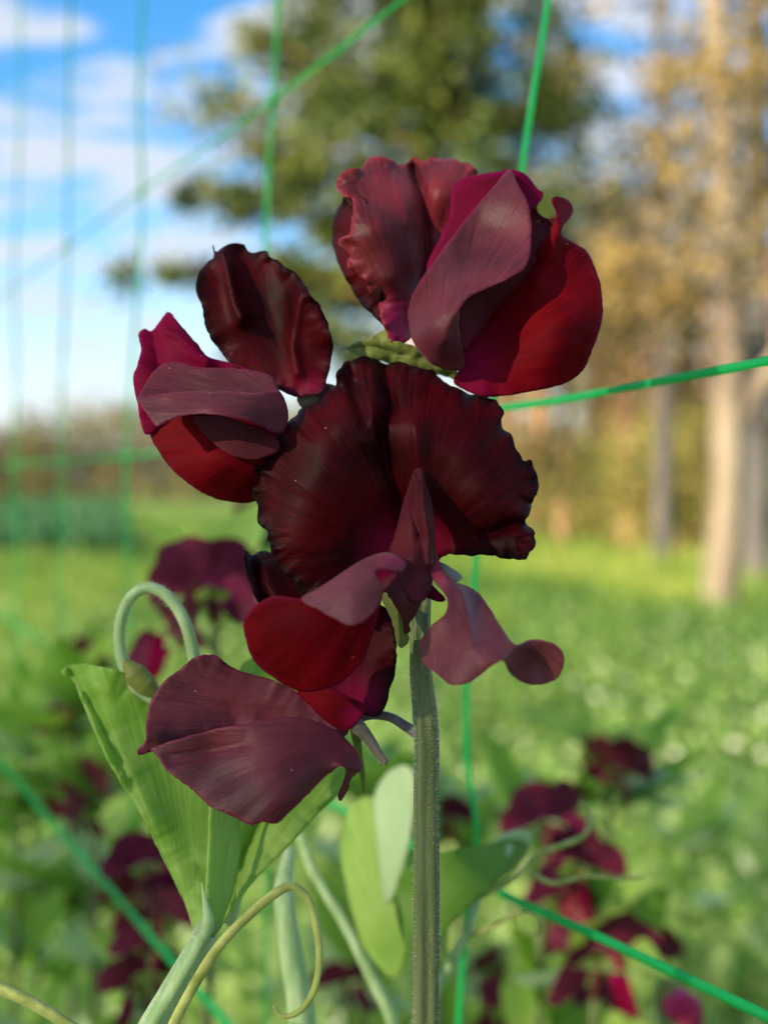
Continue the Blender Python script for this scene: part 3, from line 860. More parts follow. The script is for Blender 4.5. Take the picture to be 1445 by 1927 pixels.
rim = patch([(734, 637), (716, 607), (678, 568), (654, 530), (635, 491), (625, 456), (629, 417), (641, 382), (652, 366), (690, 380), (705, 480), (725, 580)],
            [(734, 637, 1.05), (654, 530, 1.35), (625, 456, 1.65), (641, 382, 1.45), (690, 380, 0.95), (705, 480, 1.0), (720, 580, 1.05)], bA, jit=3, jfreq=0.05, ruffle=0.15, rfreq=.04, rwidth=20, seed=3)
sheet('standard_petal', fa, MAROON2, [main])
sheet('standard_rim', fa, MAROON, [rim])
sheet('wing_petal', fa, MAGENTA, [patch([(801, 506), (833, 437), (848, 398), (848, 359), (858, 344), (887, 332), (937, 323), (960, 318), (988, 328), (1011, 355), (1022, 365), (1012, 386), (1000, 410), (975, 470), (930, 520), (860, 540), (815, 540)],
      [(801, 506, 1.2), (848, 359, 1.2), (900, 335, 1.15), (960, 318, 1.05), (1020, 365, 1.2), (1000, 410, 1.0), (930, 450, 0.95), (850, 530, 1.1)], bA, jit=1.5, pleat=0.05, seed=4)])
sheet('inner_wing_petal', fa, STRIPED, [patch([(863, 619), (864, 590), (870, 570), (887, 556), (929, 535), (985, 500), (999, 430), (999, 402), (1007, 386), (1014, 402), (1030, 412), (1044, 408), (1046, 425), (1025, 470), (985, 530), (935, 590), (900, 630), (874, 660)],
      [(863, 619, .55), (887, 556, .6), (929, 535, .62), (995, 440, .85), (1007, 386, 0.8), (1044, 408, .7), (1020, 412, 1.0), (935, 590, .95), (985, 530, .9), (874, 660, .6)], (880, 690), seed=5, pleat=.04)])
sheet('wing_petal', fa, CRIMSON, [patch([(854, 720), (871, 681), (867, 650), (895, 619), (922, 580), (964, 534), (999, 487), (1030, 441), (1042, 417), (1046, 402), (1038, 379), (1042, 371), (1057, 372), (1073, 382), (1077, 398), (1071, 411), (1057, 429), (1056, 442), (1073, 454), (1100, 470), (1117, 499), (1127, 526), (1133, 565), (1131, 607), (1119, 646), (1104, 681), (1092, 700), (1065, 720), (1007, 735), (949, 745), (922, 748), (891, 741)],
      [(854, 720, .75), (871, 670, .7), (922, 580, .95), (999, 487, 1.0), (1042, 415, .85), (1038, 378, .75), (1075, 395, 1.15), (1056, 442, .85), (980, 620, .6), (1060, 590, .42), (1133, 565, .75), (1092, 700, .65), (1010, 735, .6), (920, 746, .65), (1030, 670, .38)],
      (865, 700), jit=1.5, ruffle=.05, pleat=.06, pfreq=4, creases=[([(1040, 400), (1052, 425), (1040, 470), (1010, 530)], -0.12, 16)], seed=6)])
sheet('wing_petal', fa, DUSKY, [patch([(769, 607), (769, 580), (786, 537), (848, 448), (895, 390), (929, 351), (959, 320), (972, 344), (988, 371), (998, 406), (999, 456), (988, 501), (960, 522), (929, 537), (887, 557), (869, 574), (863, 599), (863, 630), (871, 658), (873, 690), (856, 697), (817, 687), (790, 663), (774, 634)],
      [(769, 600, .75), (790, 545, .7), (848, 448, .75), (929, 351, .85), (959, 320, 1.0), (990, 380, .62), (999, 456, .45), (930, 430, .75), (900, 480, .62), (960, 522, .22), (900, 550, .18), (866, 575, .12), (830, 560, .2), (800, 610, .2), (863, 630, .3), (873, 690, .5), (820, 687, .5), (835, 640, .12)],
      (815, 690), jit=1.2, pleat=.05, pfreq=5, creases=[([(868, 575), (850, 600), (838, 640)], -0.12, 20)], seed=7)])
sheet('calyx', fa, SEPAL, [patch([(638, 655), (655, 653), (667, 645), (688, 639), (712, 628), (728, 622), (737, 640), (760, 645), (785, 655), (800, 675), (830, 690), (860, 698), (860, 714), (830, 706), (796, 700), (760, 692), (712, 677), (674, 668), (655, 658)],
      [(638, 655, 1.5), (700, 650, 1.05), (728, 622, 1.15), (712, 677, 1.1), (760, 660, 1.0), (760, 692, 1.2), (830, 698, 1.1), (860, 706, 1.2)], (790, 680), step=4, jit=1.5, ruffle=.1, rwidth=15,
      creases=[([(642, 656), (700, 652), (760, 668)], 0.10, 7)], seed=8)], 0.0004)
hairs('calyx_hairs', fa, [P(640, 655, 1.5), P(668, 645, 1.2), P(700, 633, 1.1), P(729, 622, 1.12)], 0.0001, 90, 0.0005)
hairs('calyx_hairs', fa, [P(638, 655, 1.5), P(660, 661, 1.3), P(700, 674, 1.1)], 0.0001, 80, 0.0005)

# ---- left bloom
fb = empty('bloom', P(590, 740, 1.0), plant); fb['label'] = 'bloom at the left with upright dark hood and crimson keel lobe'
bB = (590, 800)
sheet('standard_petal', fb, MAROON, [patch([(401, 461), (407, 474), (420, 464), (435, 458), (459, 462), (468, 473), (480, 476), (501, 470), (513, 485), (545, 505), (554, 513), (578, 544), (602, 577), (617, 607), (624, 639), (625, 663), (617, 708), (611, 733), (587, 745), (557, 745), (528, 735), (480, 715), (440, 690), (426, 678), (409, 654), (397, 636), (385, 607), (380, 574), (371, 553), (371, 535), (376, 511), (391, 494), (404, 485)],
      [(405, 470, 1.35), (371, 540, 1.1), (385, 607, 1.0), (426, 678, .95), (500, 720, .8), (590, 740, .75), (470, 480, 1.4), (550, 512, 1.2), (500, 580, 1.25), (450, 600, 1.05), (545, 620, 1.1), (600, 600, .75), (624, 650, .9), (612, 720, .75)],
      bB, jit=3, jfreq=.05, ruffle=.15, rfreq=.03, rwidth=15, pleat=.05, pfreq=4,
      creases=[([(421, 475), (432, 520), (440, 560), (455, 600)], -0.26, 13), ([(569, 545), (560, 590), (552, 650), (560, 700)], -0.18, 16), ([(510, 485), (540, 512)], -.1, 12)], seed=12)])
sheet('wing_petal', fb, MAGENTA, [patch([(261, 630), (272, 618), (285, 624), (298, 610), (316, 588), (331, 601), (355, 630), (370, 645), (388, 669), (409, 678), (450, 688), (500, 715), (500, 770), (400, 790), (349, 785), (304, 801), (287, 815), (272, 816), (260, 764), (254, 732), (252, 708), (261, 680), (266, 655)],
      [(262, 630, 1.1), (316, 590, 1.2), (388, 669, .95), (500, 730, .8), (252, 708, .85), (272, 816, .75), (320, 660, .9), (300, 720, .75), (400, 770, .8)],
      (560, 760), jit=1.5, pleat=.06, creases=[([(312, 626), (330, 628), (365, 660), (390, 680)], -.15, 16), ([(290, 630), (300, 690)], .14, 16)], seed=13)])
sheet('wing_petal', fb, CRIMSON, [patch([(282, 816), (304, 857), (328, 886), (364, 916), (403, 937), (444, 945), (480, 943), (520, 910), (535, 850), (530, 812), (498, 800), (423, 776), (349, 774), (298, 798)],
      [(282, 816, .75), (328, 886, .65), (403, 937, .7), (480, 943, .9), (530, 830, .8), (423, 776, .75), (400, 870, .42), (470, 890, .5), (349, 780, .7)],
      (560, 800), jit=1.0, pleat=.05, seed=14)])
sheet('keel_petal', fb, STRIPED, [patch([(365, 789), (397, 829), (432, 855), (468, 865), (489, 863), (525, 848), (520, 825), (483, 806), (438, 788), (400, 783)],
      [(365, 789, .55), (432, 855, .32), (489, 863, .4), (438, 788, .55), (460, 828, .42)], (560, 820), seed=15)])
up_ = patch([(261, 750), (266, 737), (275, 722), (290, 699), (310, 684), (334, 681), (364, 690), (397, 693), (438, 693), (483, 699), (513, 710), (526, 735), (535, 755), (483, 752), (409, 750), (319, 751), (275, 758)],
      [(260, 750, .35), (310, 684, .62), (400, 693, .6), (513, 710, .6), (409, 742, .5), (480, 745, .5), (319, 742, .45)], (560, 770), jit=1, pleat=.04, seed=16)
lo_ = patch([(260, 749), (280, 746), (319, 740), (360, 737), (409, 738), (445, 738), (483, 740), (512, 736), (528, 740), (540, 764), (542, 791), (528, 816), (498, 805), (468, 792), (423, 783), (379, 779), (349, 782), (319, 791), (298, 802), (287, 794), (269, 767)],
      [(260, 750, .35), (319, 740, .25), (409, 738, .27), (483, 740, .3), (535, 760, .45), (528, 816, .35), (468, 790, .02), (379, 779, .02), (298, 802, .1), (400, 760, .03)], (560, 770), jit=1, pleat=.03, seed=17)
sheet('wing_petal', fb, DUSKY, [up_, lo_])
tube_obj('pedicel', fb, STEMV, [P(802, 860, 1.3), P(740, 790, 1.35), P(660, 750, 1.2), P(590, 742, .95)], [0.0008, .0008, .001], seg=8)
sheet('calyx', fb, SEPALV, [patch([(560, 745), (600, 722), (640, 730), (660, 750), (640, 780), (600, 790), (570, 770)], [(560, 745, .9), (640, 730, 1.1), (600, 790, 1.0), (610, 755, .9)], (650, 755), step=5)], .0004)

# ---- central bloom
fc = empty('bloom', P(765, 1060, 0.6), plant); fc['label'] = 'central bloom facing the viewer with black frilled fan'
bC = (762, 1045)
sheet('standard_petal', fc, MAROON, [patch(
    [(577, 1125), (554, 1088), (540, 1086), (517, 1061), (506, 1032), (502, 1003), (486, 982), (484, 966), (479, 941), (467, 899), (477, 891), (490, 858), (506, 845), (523, 820), (544, 791), (569, 766), (600, 754), (612, 725), (629, 723), (635, 700), (660, 677), (689, 671), (710, 675), (722, 686), (751, 683), (772, 687), (810, 696), (839, 721), (888, 745), (926, 750), (947, 775), (945, 791), (963, 829), (984, 864), (999, 864), (1009, 899), (1007, 937), (988, 978), (992, 990), (1005, 997), (1006, 1020), (992, 1051), (976, 1053), (918, 1045), (855, 1045), (826, 1053), (818, 1075), (800, 1095), (740, 1110), (680, 1120), (620, 1140)],
    [(762, 1040, .75), (740, 960, .55), (725, 860, .42), (720, 760, .5), (735, 690, .85), (640, 700, .75), (575, 770, .65), (470, 900, .7), (500, 1000, .45), (545, 1085, .3), (640, 1110, .35), (600, 900, .15), (640, 800, .3), (560, 1010, .2), (660, 1000, .35), (840, 720, .7), (940, 770, .75), (990, 860, .55), (1008, 930, .45), (1000, 1045, .05), (900, 1045, .35), (830, 1055, .6), (860, 850, .28), (920, 930, .2), (840, 960, .42), (800, 780, .45)],
    bC, step=5, jit=7, jfreq=.04, ruffle=.26, rfreq=.028, rwidth=17, pleat=.045, pfreq=5,
    creases=[([(722, 686), (725, 720), (738, 765), (718, 800), (726, 870), (745, 930), (752, 990)], .20, 12), ([(700, 700), (700, 790)], -.10, 16), ([(700, 790), (712, 850), (735, 920)], -.10, 16),
             ([(780, 800), (790, 880), (802, 960)], -.12, 24), ([(1003, 990), (970, 985), (930, 1000), (905, 1005)], .16, 10), ([(660, 680), (668, 740), (690, 790)], .08, 14),
             ([(640, 705), (655, 760), (685, 830)], -.06, 18)], seed=22)])
sheet('keel_petal', fc, STRIPED, [patch([(718, 1095), (728, 1115), (742, 1140), (754, 1158), (759, 1180), (762, 1192), (768, 1193), (773, 1186), (771, 1172), (783, 1155), (792, 1135), (785, 1105), (745, 1080)],
    [(718, 1095, -.35), (765, 1190, -.35), (792, 1130, -.3), (760, 1130, -.6), (750, 1085, -.4)], (760, 1080), step=4, jit=1.5, ruffle=.06, rwidth=12, seed=23)])
sheet('keel_sheath', fc, KEEL, [patch([(781, 884), (797, 886), (800, 907), (811, 941), (817, 995), (820, 1049), (814, 1092), (808, 1115), (796, 1131), (780, 1136), (765, 1122), (750, 1090), (733, 1042), (743, 1007), (762, 936)],
    [(790, 885, .32), (762, 936, .2), (735, 1040, 0), (765, 1122, -.55), (800, 1128, -.45), (818, 1049, -.1), (812, 941, 0), (775, 1050, -.55), (790, 960, -.3)], (780, 1130), step=4,
    creases=[([(790, 890), (796, 950), (805, 1000), (808, 1060)], -.16, 8), ([(783, 900), (778, 960), (790, 1010)], .12, 8)], seed=24, pleat=.03)])
# left wing: lobe below, folded flap above
lobe = patch([(567, 1126), (520, 1120), (493, 1131), (466, 1155), (458, 1173), (464, 1209), (479, 1245), (511, 1272), (542, 1293), (578, 1302), (619, 1295), (650, 1277), (677, 1250), (695, 1214), (711, 1160), (719, 1112), (700, 1100), (640, 1110)],
    [(567, 1126, -.75), (466, 1160, -.55), (479, 1245, -.5), (578, 1302, -.5), (677, 1250, -.6), (715, 1130, -.6), (570, 1200, -.8), (640, 1220, -.75), (640, 1150, -.75)], (725, 1090), jit=1, pleat=.04, seed=25)
flap = patch([(567, 1128), (598, 1107), (632, 1086), (682, 1054), (718, 1041), (745, 1043), (763, 1059), (758, 1075), (735, 1073), (715, 1070), (706, 1080), (718, 1101), (716, 1128), (700, 1155), (677, 1173), (655, 1177), (628, 1164), (596, 1146)],
    [(567, 1128, -.78), (632, 1086, -.75), (718, 1041, -.45), (760, 1060, -.55), (706, 1080, -.95), (716, 1128, -.95), (677, 1173, -1.15), (628, 1164, -1.05), (655, 1120, -1.05), (735, 1062, -.8)], (760, 1060), jit=1, step=5,
    creases=[([(718, 1050), (745, 1050), (758, 1060)], -.08, 10)], seed=26)
sheet('wing_petal', fc, CRIMSON, [lobe])
sheet('wing_fold', fc, MAUVE, [flap])
sheet('wing_petal', fc, MAUVE, [patch([(800, 1035), (801, 1061), (812, 1088), (835, 1115), (842, 1133), (837, 1155), (812, 1178), (794, 1200), (789, 1227), (799, 1250), (826, 1272), (848, 1288), (880, 1286), (907, 1268), (943, 1243), (961, 1268), (988, 1286), (1019, 1288), (1046, 1277), (1060, 1254), (1060, 1232), (1046, 1214), (1015, 1204), (992, 1205), (970, 1214), (947, 1187), (925, 1151), (902, 1119), (880, 1104), (857, 1095), (835, 1075), (821, 1045)],
    [(808, 1040, -.1), (840, 1110, -.45), (880, 1104, -.1), (842, 1150, -.6), (792, 1225, -.55), (848, 1288, -1.05), (907, 1268, -1.15), (870, 1200, -.85), (925, 1151, -.35), (943, 1243, -1.25), (970, 1214, -.95), (1000, 1245, -.75), (1058, 1245, -1.0), (1015, 1204, -.95), (1000, 1286, -.85)],
    (812, 1045), step=5, jit=1.2, pleat=.04, creases=[([(938, 1248), (955, 1230), (972, 1213)], -.18, 12), ([(835, 1085), (868, 1120), (880, 1170), (885, 1210)], -.14, 14)], seed=27)])
sheet('inner_wing_petal', fc, MAGENTA, [patch([(805, 1095), (818, 1105), (838, 1127), (830, 1133), (815, 1130), (800, 1120)], [(805, 1095, -.2), (838, 1127, -.15), (810, 1125, -.2)], (800, 1080), step=4)])
sheet('calyx', fc, SEPAL, [patch([(716, 1115), (735, 1128), (752, 1155), (762, 1188), (768, 1203), (758, 1218), (748, 1206), (742, 1172), (728, 1142)], [(716, 1115, .1), (745, 1165, -.05), (758, 1215, .05)], (725, 1100), step=3, creases=[([(722, 1125), (747, 1168), (757, 1212)], -.05, 6)])], .0005)
sheet('calyx_lobe', fc, SEPALV, [patch([(822, 1058), (845, 1068), (868, 1086), (862, 1094), (845, 1092), (828, 1078)], [(822, 1058, .3), (868, 1086, .45), (845, 1085, .3)], (815, 1055), step=3)], .0005)
tube_obj('pedicel', fc, STEM, [P(797, 1120, .6), P(785, 1090, .75), P(765, 1060, .75)], [0.0009, .0009, .0012], seg=8)

# ---- lower left bloom
fd = empty('bloom', P(665, 1360, 0.5), plant); fd['label'] = 'lowest bloom, drooping to the left with broad dusky wing'
sheet('standard_petal', fd, MAROON, [patch([(458, 1040), (465, 1034), (474, 1044), (484, 1042), (504, 1036), (540, 1060), (620, 1080), (690, 1110), (713, 1137), (729, 1146), (740, 1178), (747, 1222), (745, 1254), (733, 1301), (722, 1337), (708, 1348), (672, 1342), (640, 1330), (600, 1300), (560, 1240), (500, 1160), (484, 1128), (465, 1084)],
    [(460, 1040, .95), (504, 1036, 1.25), (484, 1100, .75), (620, 1100, .9), (713, 1140, .8), (745, 1230, .55), (715, 1340, .3), (660, 1340, .35), (600, 1280, .5), (680, 1240, .6), (540, 1160, .7)],
    (655, 1350), jit=3, jfreq=.05, ruffle=.14, rwidth=22, creases=[([(478, 1040), (487, 1090), (500, 1130)], .25, 10)], pleat=.06, seed=32)])
topw = patch([(384, 1232), (409, 1234), (434, 1254), (470, 1268), (513, 1279), (549, 1297), (580, 1312), (625, 1330), (655, 1345), (650, 1385), (600, 1378), (546, 1362), (492, 1366), (420, 1382), (348, 1400), (285, 1415), (260, 1421), (260, 1409), (274, 1394), (276, 1355), (287, 1315), (308, 1283), (341, 1258), (362, 1240)],
    [(384, 1232, .55), (287, 1315, .35), (265, 1412, .15), (420, 1375, .48), (540, 1352, .5), (513, 1279, .6), (650, 1365, .35), (430, 1310, .5), (340, 1340, .35), (600, 1340, .5)],
    (650, 1360), jit=1, pleat=.05, ruffle=.05, seed=33)
botw = patch([(283, 1409), (315, 1397), (348, 1387), (384, 1378), (420, 1369), (456, 1362), (492, 1355), (546, 1349), (582, 1353), (618, 1368), (647, 1387), (668, 1412), (681, 1445), (672, 1455), (660, 1466), (655, 1486), (640, 1508), (637, 1495), (647, 1468), (650, 1446), (640, 1441), (629, 1448), (607, 1466), (575, 1499), (549, 1524), (528, 1545), (513, 1550), (492, 1546), (474, 1553), (442, 1538), (395, 1517), (359, 1484), (312, 1448), (294, 1420)],
    [(283, 1410, .1), (348, 1387, .05), (420, 1369, .02), (492, 1355, .02), (582, 1353, .12), (650, 1390, .2), (681, 1445, .15), (640, 1500, .3), (640, 1441, -.05), (575, 1499, -.3), (513, 1550, -.45), (395, 1517, -.3), (312, 1448, -.05), (480, 1440, -.28), (560, 1410, -.12), (380, 1430, -.02), (400, 1410, .06)],
    (655, 1370), step=5, jit=1.5, jfreq=.06, pleat=.05, pfreq=5, creases=[([(640, 1442), (660, 1446), (676, 1450)], -.1, 10), ([(320, 1425), (400, 1412), (460, 1400)], .07, 18)], seed=34)
sheet('wing_petal', fd, DUSKY, [topw, botw])
sheet('inner_wing_petal', fd, CRIMSON, [patch([(560, 1300), (600, 1290), (650, 1310), (690, 1330), (672, 1360), (650, 1375), (620, 1362), (585, 1330)], [(560, 1300, .45), (690, 1330, .2), (650, 1375, .25), (620, 1330, .25)], (670, 1350), step=5)])
hp = [P(655, 1356, .35), P(672, 1366, .3), P(692, 1388, .3), P(712, 1418, .3), P(725, 1434, .3), P(714, 1440, .35)]
tube_obj('calyx', fd, SEPALV, hp, [.0009, .0013, .0010, .0008, .0005, .0001], seg=10)
tube_obj('calyx_lobe', fd, SEPAL, [P(668, 1372, .5), P(676, 1420, .5), P(682, 1460, .55), P(684, 1490, .6)], [.0009, .0006, .0005, .0002], seg=8)
tube_obj('pedicel', fd, STEMV, [P(664, 1350, .5), P(700, 1345, .55), P(735, 1350, .45), P(765, 1368, .35), P(795, 1388, .22)], [.0011, .0008, .00075, .00085, .001], seg=10)
hairs('calyx_hairs', fd, hp[:5], [.0012, .0009, .0006], 160, .0004)

# ------------------------------------------------------------------ leafy shoot at the lower left
sp = P(240, 1990, 0.6)
shoot = empty('sweet_pea_shoot', (sp.x - 0.03, sp.y + 0.03, 0))
tag(shoot, 'pale green winged shoot with paired leaflets and a curling tendril at lower left', 'plant')
ss_ = [Vector((sp.x - .03, sp.y + .03, -.02)), Vector((sp.x - .035, sp.y + .03, .6)), P(150, 2400, 1.0), P(235, 2020, .6), P(280, 1940, .5), P(335, 1850, .5), P(383, 1765, .5), P(392, 1735, .5)]
V, F, _ = tube(ss_, [.0022, .0022, .0021, .0021, .0020, .0020, .0019, .0009], seg=24, lobes=3, lobe=.18, n=12, twist=.8)
link('leaf_stalk', np_mesh('leaf_stalk', V, F), SHOOT, shoot)
hairs('stalk_hairs', shoot, ss_[3:], [.0021, .0020, .0019, .0012], 2600, .0005)
lf = empty('leaflet', P(380, 1760, .5), shoot)
bL = (376, 1765)
sheet('blade', lf, LEAF, [patch([(374, 1768), (350, 1700), (270, 1540), (205, 1430), (165, 1340), (142, 1285), (118, 1262), (150, 1250), (200, 1256), (240, 1270), (285, 1300), (360, 1330), (430, 1380), (470, 1450), (450, 1540), (415, 1640), (392, 1740)],
    [(376, 1765, .5), (270, 1540, .9), (205, 1430, 1.2), (120, 1260, 1.9), (200, 1256, 1.6), (300, 1320, 1.7), (440, 1400, 1.7), (450, 1540, 1.35), (300, 1500, 1.35), (340, 1620, 1.1), (240, 1400, 1.6)],
    bL, ruffle=.12, rwidth=30, jit=1.5, pleat=.05, creases=[([(374, 1765), (310, 1620), (240, 1480), (180, 1340), (135, 1265)], .22, 14)], seed=41)], .0005)
lf2 = empty('leaflet', P(400, 1760, .5), shoot)
sheet('blade', lf2, LEAF, [patch([(396, 1765), (392, 1700), (400, 1600), (420, 1500), (450, 1400), (440, 1300), (460, 1245), (500, 1240), (540, 1270), (600, 1330), (645, 1420), (655, 1460), (640, 1490), (600, 1530), (540, 1595), (480, 1655), (430, 1720)],
    [(400, 1760, .5), (420, 1500, 1.5), (470, 1250, 2.3), (640, 1470, 1.8), (540, 1590, 1.2), (470, 1600, 1.25), (540, 1400, 2.0)],
    (400, 1770), ruffle=.1, rwidth=30, pleat=.05, creases=[([(400, 1760), (450, 1620), (520, 1480), (570, 1360)], .25, 16)], seed=42)], .0005)
sheet('blade_fold', lf2, LEAF, [patch([(398, 1765), (388, 1690), (392, 1600), (400, 1500), (440, 1520), (452, 1580), (446, 1650), (425, 1715)],
    [(398, 1765, .45), (392, 1600, .75), (440, 1520, 1.2), (446, 1650, .95)], (400, 1770), seed=43)], .0004)
tube_obj('stipule', shoot, LEAFB, [P(385, 1770, .45), P(392, 1735, .4), P(388, 1705, .5), P(380, 1660, .7)], [.0009, .0010, .0006, .0001], seg=8)
tp_ = [P(300, 1990, .3), P(338, 1905, .25), P(395, 1805, .15), P(435, 1755, .1), P(480, 1712, .05), P(520, 1680, 0), P(550, 1669, 0), P(578, 1690, 0), P(594, 1740, 0), P(601, 1800, 0), P(592, 1860, 0), P(570, 1897, 0), P(545, 1912, 0), P(525, 1908, 0), P(516, 1893, 0)]
tr_r = [.0008, .0008, .00078, .00072, .0007, .0007, .00062, .0006, .00058, .00052, .0005, .00045, .00036, .00026, .00012]
tube_obj('tendril', shoot, TENDRIL, [P(190, 2300, .9), P(250, 2090, .5)] + tp_, [.0008, .0008] + tr_r, seg=12, lobes=2, lobe=.16)
hairs('tendril_hairs', shoot, tp_, tr_r, 700, .0002)
hk = [P(470, 1560, 1.9), P(420, 1400, 1.9), P(372, 1260, 1.8), P(352, 1180, 1.7), P(322, 1128, 1.7), P(282, 1106, 1.7), P(246, 1125, 1.7), P(226, 1180, 1.7), P(232, 1245, 1.7), P(262, 1290, 1.65), P(300, 1325, 1.6)]
tube_obj('bud_stalk', shoot, SHOOT, [P(430, 1740, 1.2)] + hk, [.0012, .0012, .0012, .0012, .0011, .0011, .001, .001, .001, .0011, .0017, .0008], seg=12)
tube_obj('bud', shoot, SEPAL, [P(236, 1245, 1.68), P(256, 1270, 1.63), P(278, 1292, 1.6), P(305, 1318, 1.6)], [.0008, .0022, .0020, .0006], seg=12)
hairs('bud_hairs', shoot, hk[2:], .0011, 900, .0006)

# tendril entering at the lower left corner
tb = P(-40, 1845, 0.1)
tn = empty('tendril', P(180, 1960, .1)); tag(tn, 'green hairy tendril crossing the bottom left corner', 'tendril')
lp = [P(-160, 1820, .5), P(-60, 1838, .2), P(0, 1860, .05), P(55, 1883, 0), P(120, 1922, 0), P(190, 1975, 0), P(230, 2060, .5)]
tube_obj('vine', tn, TENDRIL, lp, [.0009, .0009, .0009, .00085], seg=12, lobes=3, lobe=.1)
hairs('vine_hairs', tn, lp, .0008, 700, .0003)

# ------------------------------------------------------------------ background sweet peas
def fan(fn, nu, nv):
    V, A1, A2, A3 = [], [], [], []
    for i in range(nu + 1):
        for j in range(nv + 1):
            u, v = i / nu, j / nv
            V.append(fn(u, v)); A1.append(u); A2.append((v - .5) * 2.4); A3.append((1 - u) * 0.9)
    F = []
    for i in range(nu):
        for j in range(nv):
            a = i * (nv + 1) + j
            F += [(a, a + 1, a + nv + 2), (a, a + nv + 2, a + nv + 1)]
    return np.array(V), np.array(F), dict(pr=np.array(A1), pa=np.array(A2), edge=np.array(A3))

def bloom_meshes(seed):
    """small sweet pea bloom facing -Y, base at the origin, about 4 cm"""
    s_ = seed * 5.3
    def std(u, v):
        a = (v - .5) * R(215)
        r = .024 * u * (1 + .15 * n1(v * 9, s_)) * (1 - .12 * math.exp(-((v - .5) * 14)**2) * u)
        return (math.sin(a) * r, .004 - .004 * u + .011 * u * u * (abs(v - .5) * 1.6) + .007 * u * u * n1(v * 9, s_ + 2), math.cos(a) * r * .95 + .004)
    def wing(sg):
        def f(u, v):
            w = math.sin(math.pi * min(1, .12 + .88 * u) * .93)
            x = sg * (.003 + .010 * u + .004 * v * u)
            y = -.004 - .018 * u + .003 * math.sin(v * 4 + seed)
            z = .002 + .004 * u - .012 * u * u + (v - .5) * .024 * w * .8 + .002 * n1(u * 3 + v * 4, s_ + sg)
            return (x + sg * .004 * math.sin(v * 3.1), y, z)
        return f
    def keel(u, v):
        a = v * 2 * math.pi
        r = .0045 * math.sin(math.pi * (.1 + .85 * u))
        return (math.cos(a) * r * .6, -.002 - .016 * u, -.001 + math.sin(a) * r - .005 * u)
    def calyx(u, v):
        a = v * 2 * math.pi
        r = .0014 + .0032 * u
        return (math.cos(a) * r, .010 - .008 * u, math.sin(a) * r - .0006 + .0012 * math.sin(5 * a) * u)
    out = []
    for nm, f, mt, nu, nv in (('standard_petal', std, (PLUM, DUSKY, PLUM)[seed % 3], 10, 30), ('wing_petal', wing(-1), (PLUM, MAROON2, DUSKY)[seed % 3], 8, 8), ('wing_petal', wing(1), (MAGENTA, DUSKY, PLUM)[seed % 3], 8, 8), ('keel_petal', keel, STRIPED, 6, 10), ('calyx', calyx, SEPAL, 4, 15)):
        V_, F_, a_ = fan(f, nu, nv)
        me = np_mesh(nm + '_small', V_, F_, a_); me.materials.append(mt)
        me.polygons.foreach_set('use_smooth', [True] * len(me.polygons))
        out.append((nm, me))
    return out
BLOOMS = [bloom_meshes(1), bloom_meshes(2), bloom_meshes(3)]

def leaf_mesh(name, l, w, mat, seed):
    def f(u, v):
        ww = w * math.sin(math.pi * u**.8) * .5
        x = (v - .5) * 2 * ww
        return (x, .10 * l * math.sin(u * 3 + seed) + abs(v - .5) * ww * .9 + .05 * l * n1(u * 3 + v, seed), u * l)
    V_, F_, a_ = fan(f, 8, 4)
    me = np_mesh(name, V_, F_, a_); me.materials.append(mat)
    me.polygons.foreach_set('use_smooth', [True] * len(me.polygons))
    return me
LEAVES = [leaf_mesh('leaf_small', .05, .022, LEAF, 1), leaf_mesh('leaf_small', .045, .02, LEAFB, 2), leaf_mesh('leaf_small', .055, .026, LEAFD, 3)]

def vine(label, blooms, leaves=8, lean=(0, 0), seed=0, top=None, stemr=.0017):
    """one background sweet pea plant: stem from the ground, blooms at pixels, leaf pairs down the stem.
    blooms: (px, py, Z, scale, yaw, tilt)"""
    rd = random.Random(seed)
    tops = [Q(b_[0], b_[1], b_[2]) for b_ in blooms]
    if top is not None:
        tops = tops or []
        head = Q(*top)
    else:
        head = tops[0]
    base = Vector((head.x + lean[0], head.y + .02 + lean[1], 0))
    root = empty('sweet_pea_vine', base)
    tag(root, label, 'plant', 'blurred sweet peas behind the net')
    mid = base.lerp(head, .6) + Vector((rd.uniform(-.015, .015), .012, 0))
    pts_ = [base - Vector((0, 0, .02)), base.lerp(head, .3), mid, head + Vector((0, .012, -.02)), head + Vector((0, .008, 0))]
    tube_obj('stem', root, STEM, pts_, [stemr * 1.3, stemr, stemr, stemr * .7], seg=7, n=5)
    sp_ = cr_spline([tuple(p) for p in pts_], 8)
    for i, (b_, tpt) in enumerate(zip(blooms, tops)):
        fl = empty('bloom', tpt, root)
        fl.rotation_euler = (R(b_[5]), 0, R(b_[4])); fl.scale = (b_[3] * .82,) * 3
        for nm, me in BLOOMS[(seed + i) % 3]:
            o_ = bpy.data.objects.new(nm, me); col.objects.link(o_); o_.parent = fl
        if i:
            q = sp_[np.argmin(np.abs(sp_[:, 2] - (tpt.z - .015)))]
            back = Vector((math.sin(R(b_[4])) * -.010, math.cos(R(b_[4])) * .010, 0)) * b_[3]
            tube_obj('pedicel', root, STEM, [tuple(q), tuple((Vector(q) + tpt) / 2 + Vector((0, .004, .006))), tuple(tpt + back)], [.0009, .0008], seg=5, n=4)
    for i in range(leaves):
        s_ = rd.uniform(.45, .93)
        q = sp_[int(s_ * (len(sp_) - 1))]
        for sg in (-1, 1):
            o_ = bpy.data.objects.new('leaf', LEAVES[rd.randrange(3)]); col.objects.link(o_)
            o_.parent = root; o_.location = Vector(q) - base
            o_.rotation_euler = (R(rd.uniform(20, 75)), R(rd.uniform(-20, 20)), R(rd.uniform(0, 360)))
            k_ = rd.uniform(.7, 1.35); o_.scale = (k_, k_, k_)
    return root

